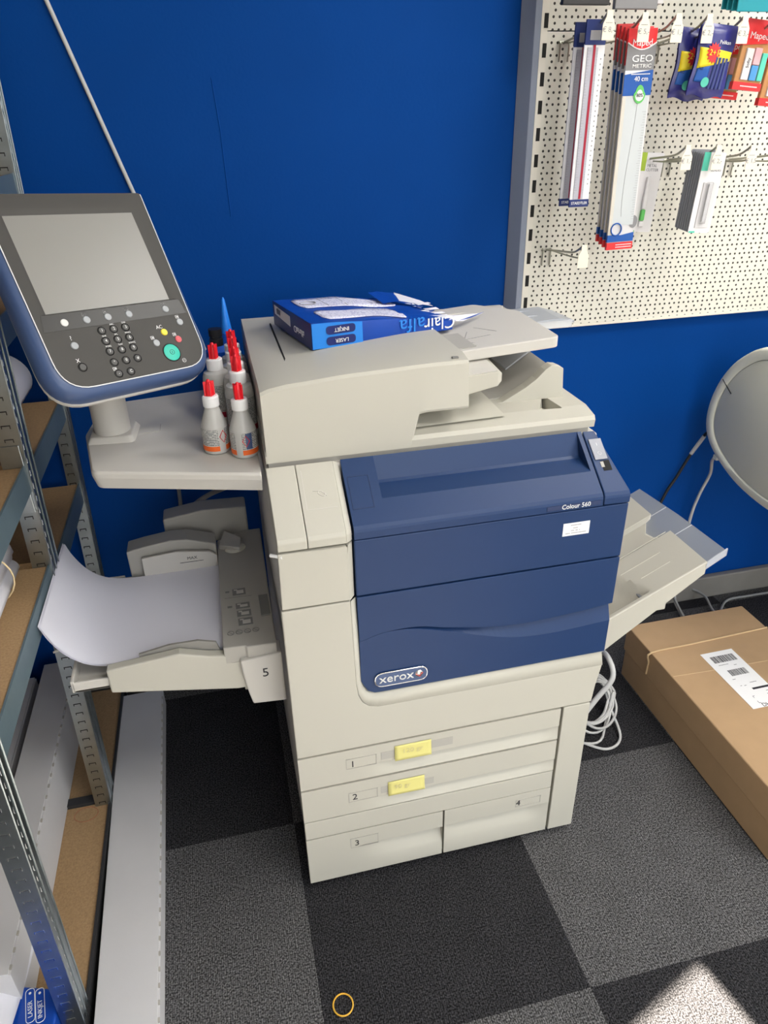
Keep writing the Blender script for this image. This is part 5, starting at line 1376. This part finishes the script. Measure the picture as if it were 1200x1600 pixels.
# unseen ceiling panels above the frame, added to raise the top light
for i, (x, y, lab) in enumerate(((.95, -1.25, 'left square ceiling light panel added unseen above the printer'), (2.3, -1.0, 'right square ceiling light panel added unseen above the pegboard aisle'), (1.6, .1, 'square ceiling light panel added unseen close to the blue wall'))):
    t = thing('added_ceiling_light', lab, 'ceiling light', (x, y, 2.7), 'added ceiling light panels')
    MB().box(x-.31, x+.31, y-.31, y+.31, 2.672, 2.6985).build('light_frame', M['white_metal'], t, bevel=.003)
    MB().box(x-.295, x+.295, y-.295, y+.295, 2.668, 2.6735).build('diffuser', M['led'], t, smooth=0)
# ------------------------------------------------------------------ light: daylight through the shop front
w = bpy.data.worlds.new('sky'); S.world = w; w.use_nodes = True
nt_ = w.node_tree; bg = nt_.nodes['Background']; bg.inputs['Strength'].default_value = SKY
tc_ = nt_.nodes.new('ShaderNodeTexCoord'); sp_ = nt_.nodes.new('ShaderNodeSeparateXYZ'); rp_ = nt_.nodes.new('ShaderNodeValToRGB')
nt_.links.new(tc_.outputs['Generated'], sp_.inputs[0]); nt_.links.new(sp_.outputs['Z'], rp_.inputs['Fac']); nt_.links.new(rp_.outputs['Color'], bg.inputs['Color'])
el = rp_.color_ramp.elements
el[0].position = 0.0; el[0].color = (.30, .28, .25, 1); el[1].position = .06; el[1].color = (.95, .95, .93, 1)
e3 = el.new(.5); e3.color = (.90, .95, 1.0, 1)
for i, (x0, x1, z0, z1) in enumerate(((-.10, 1.137, .12, 2.6), (1.95, 3.55, .12, 2.6))):
    l = bpy.data.lights.new('window_portal', 'AREA'); l.shape = 'RECTANGLE'; l.size = x1-x0; l.size_y = z1-z0; l.cycles.is_portal = True
    o = bpy.data.objects.new('window_portal', l); COL.objects.link(o)
    o.location = ((x0+x1)/2, FY-.16, (z0+z1)/2); o.rotation_euler = (math.radians(90), 0, 0)
sun = bpy.data.lights.new('sun', 'SUN'); sun.energy = SUN; sun.angle = .0093; sun.color = (1, .90, .74)
so = bpy.data.objects.new('sun', sun); COL.objects.link(so)
# the light travels from the window corner (1.137, -2.15, 2.60) to the carpet point (.711, -.345, 0)
dv = V3((.711-1.137, -.345+2.15, -2.60)).normalized()
so.rotation_euler = dv.to_track_quat('-Z', 'Y').to_euler()
S.view_settings.view_transform = 'Standard'; S.view_settings.look = 'None'; S.view_settings.gamma = 1; S.view_settings.use_curve_mapping = False
S.view_settings.exposure = EXPO
S.cycles.max_bounces = 8; S.cycles.diffuse_bounces = 5; S.cycles.transparent_max_bounces = 8; S.cycles.caustics_reflective = False; S.cycles.caustics_refractive = False
S.cycles.sample_clamp_indirect = 6
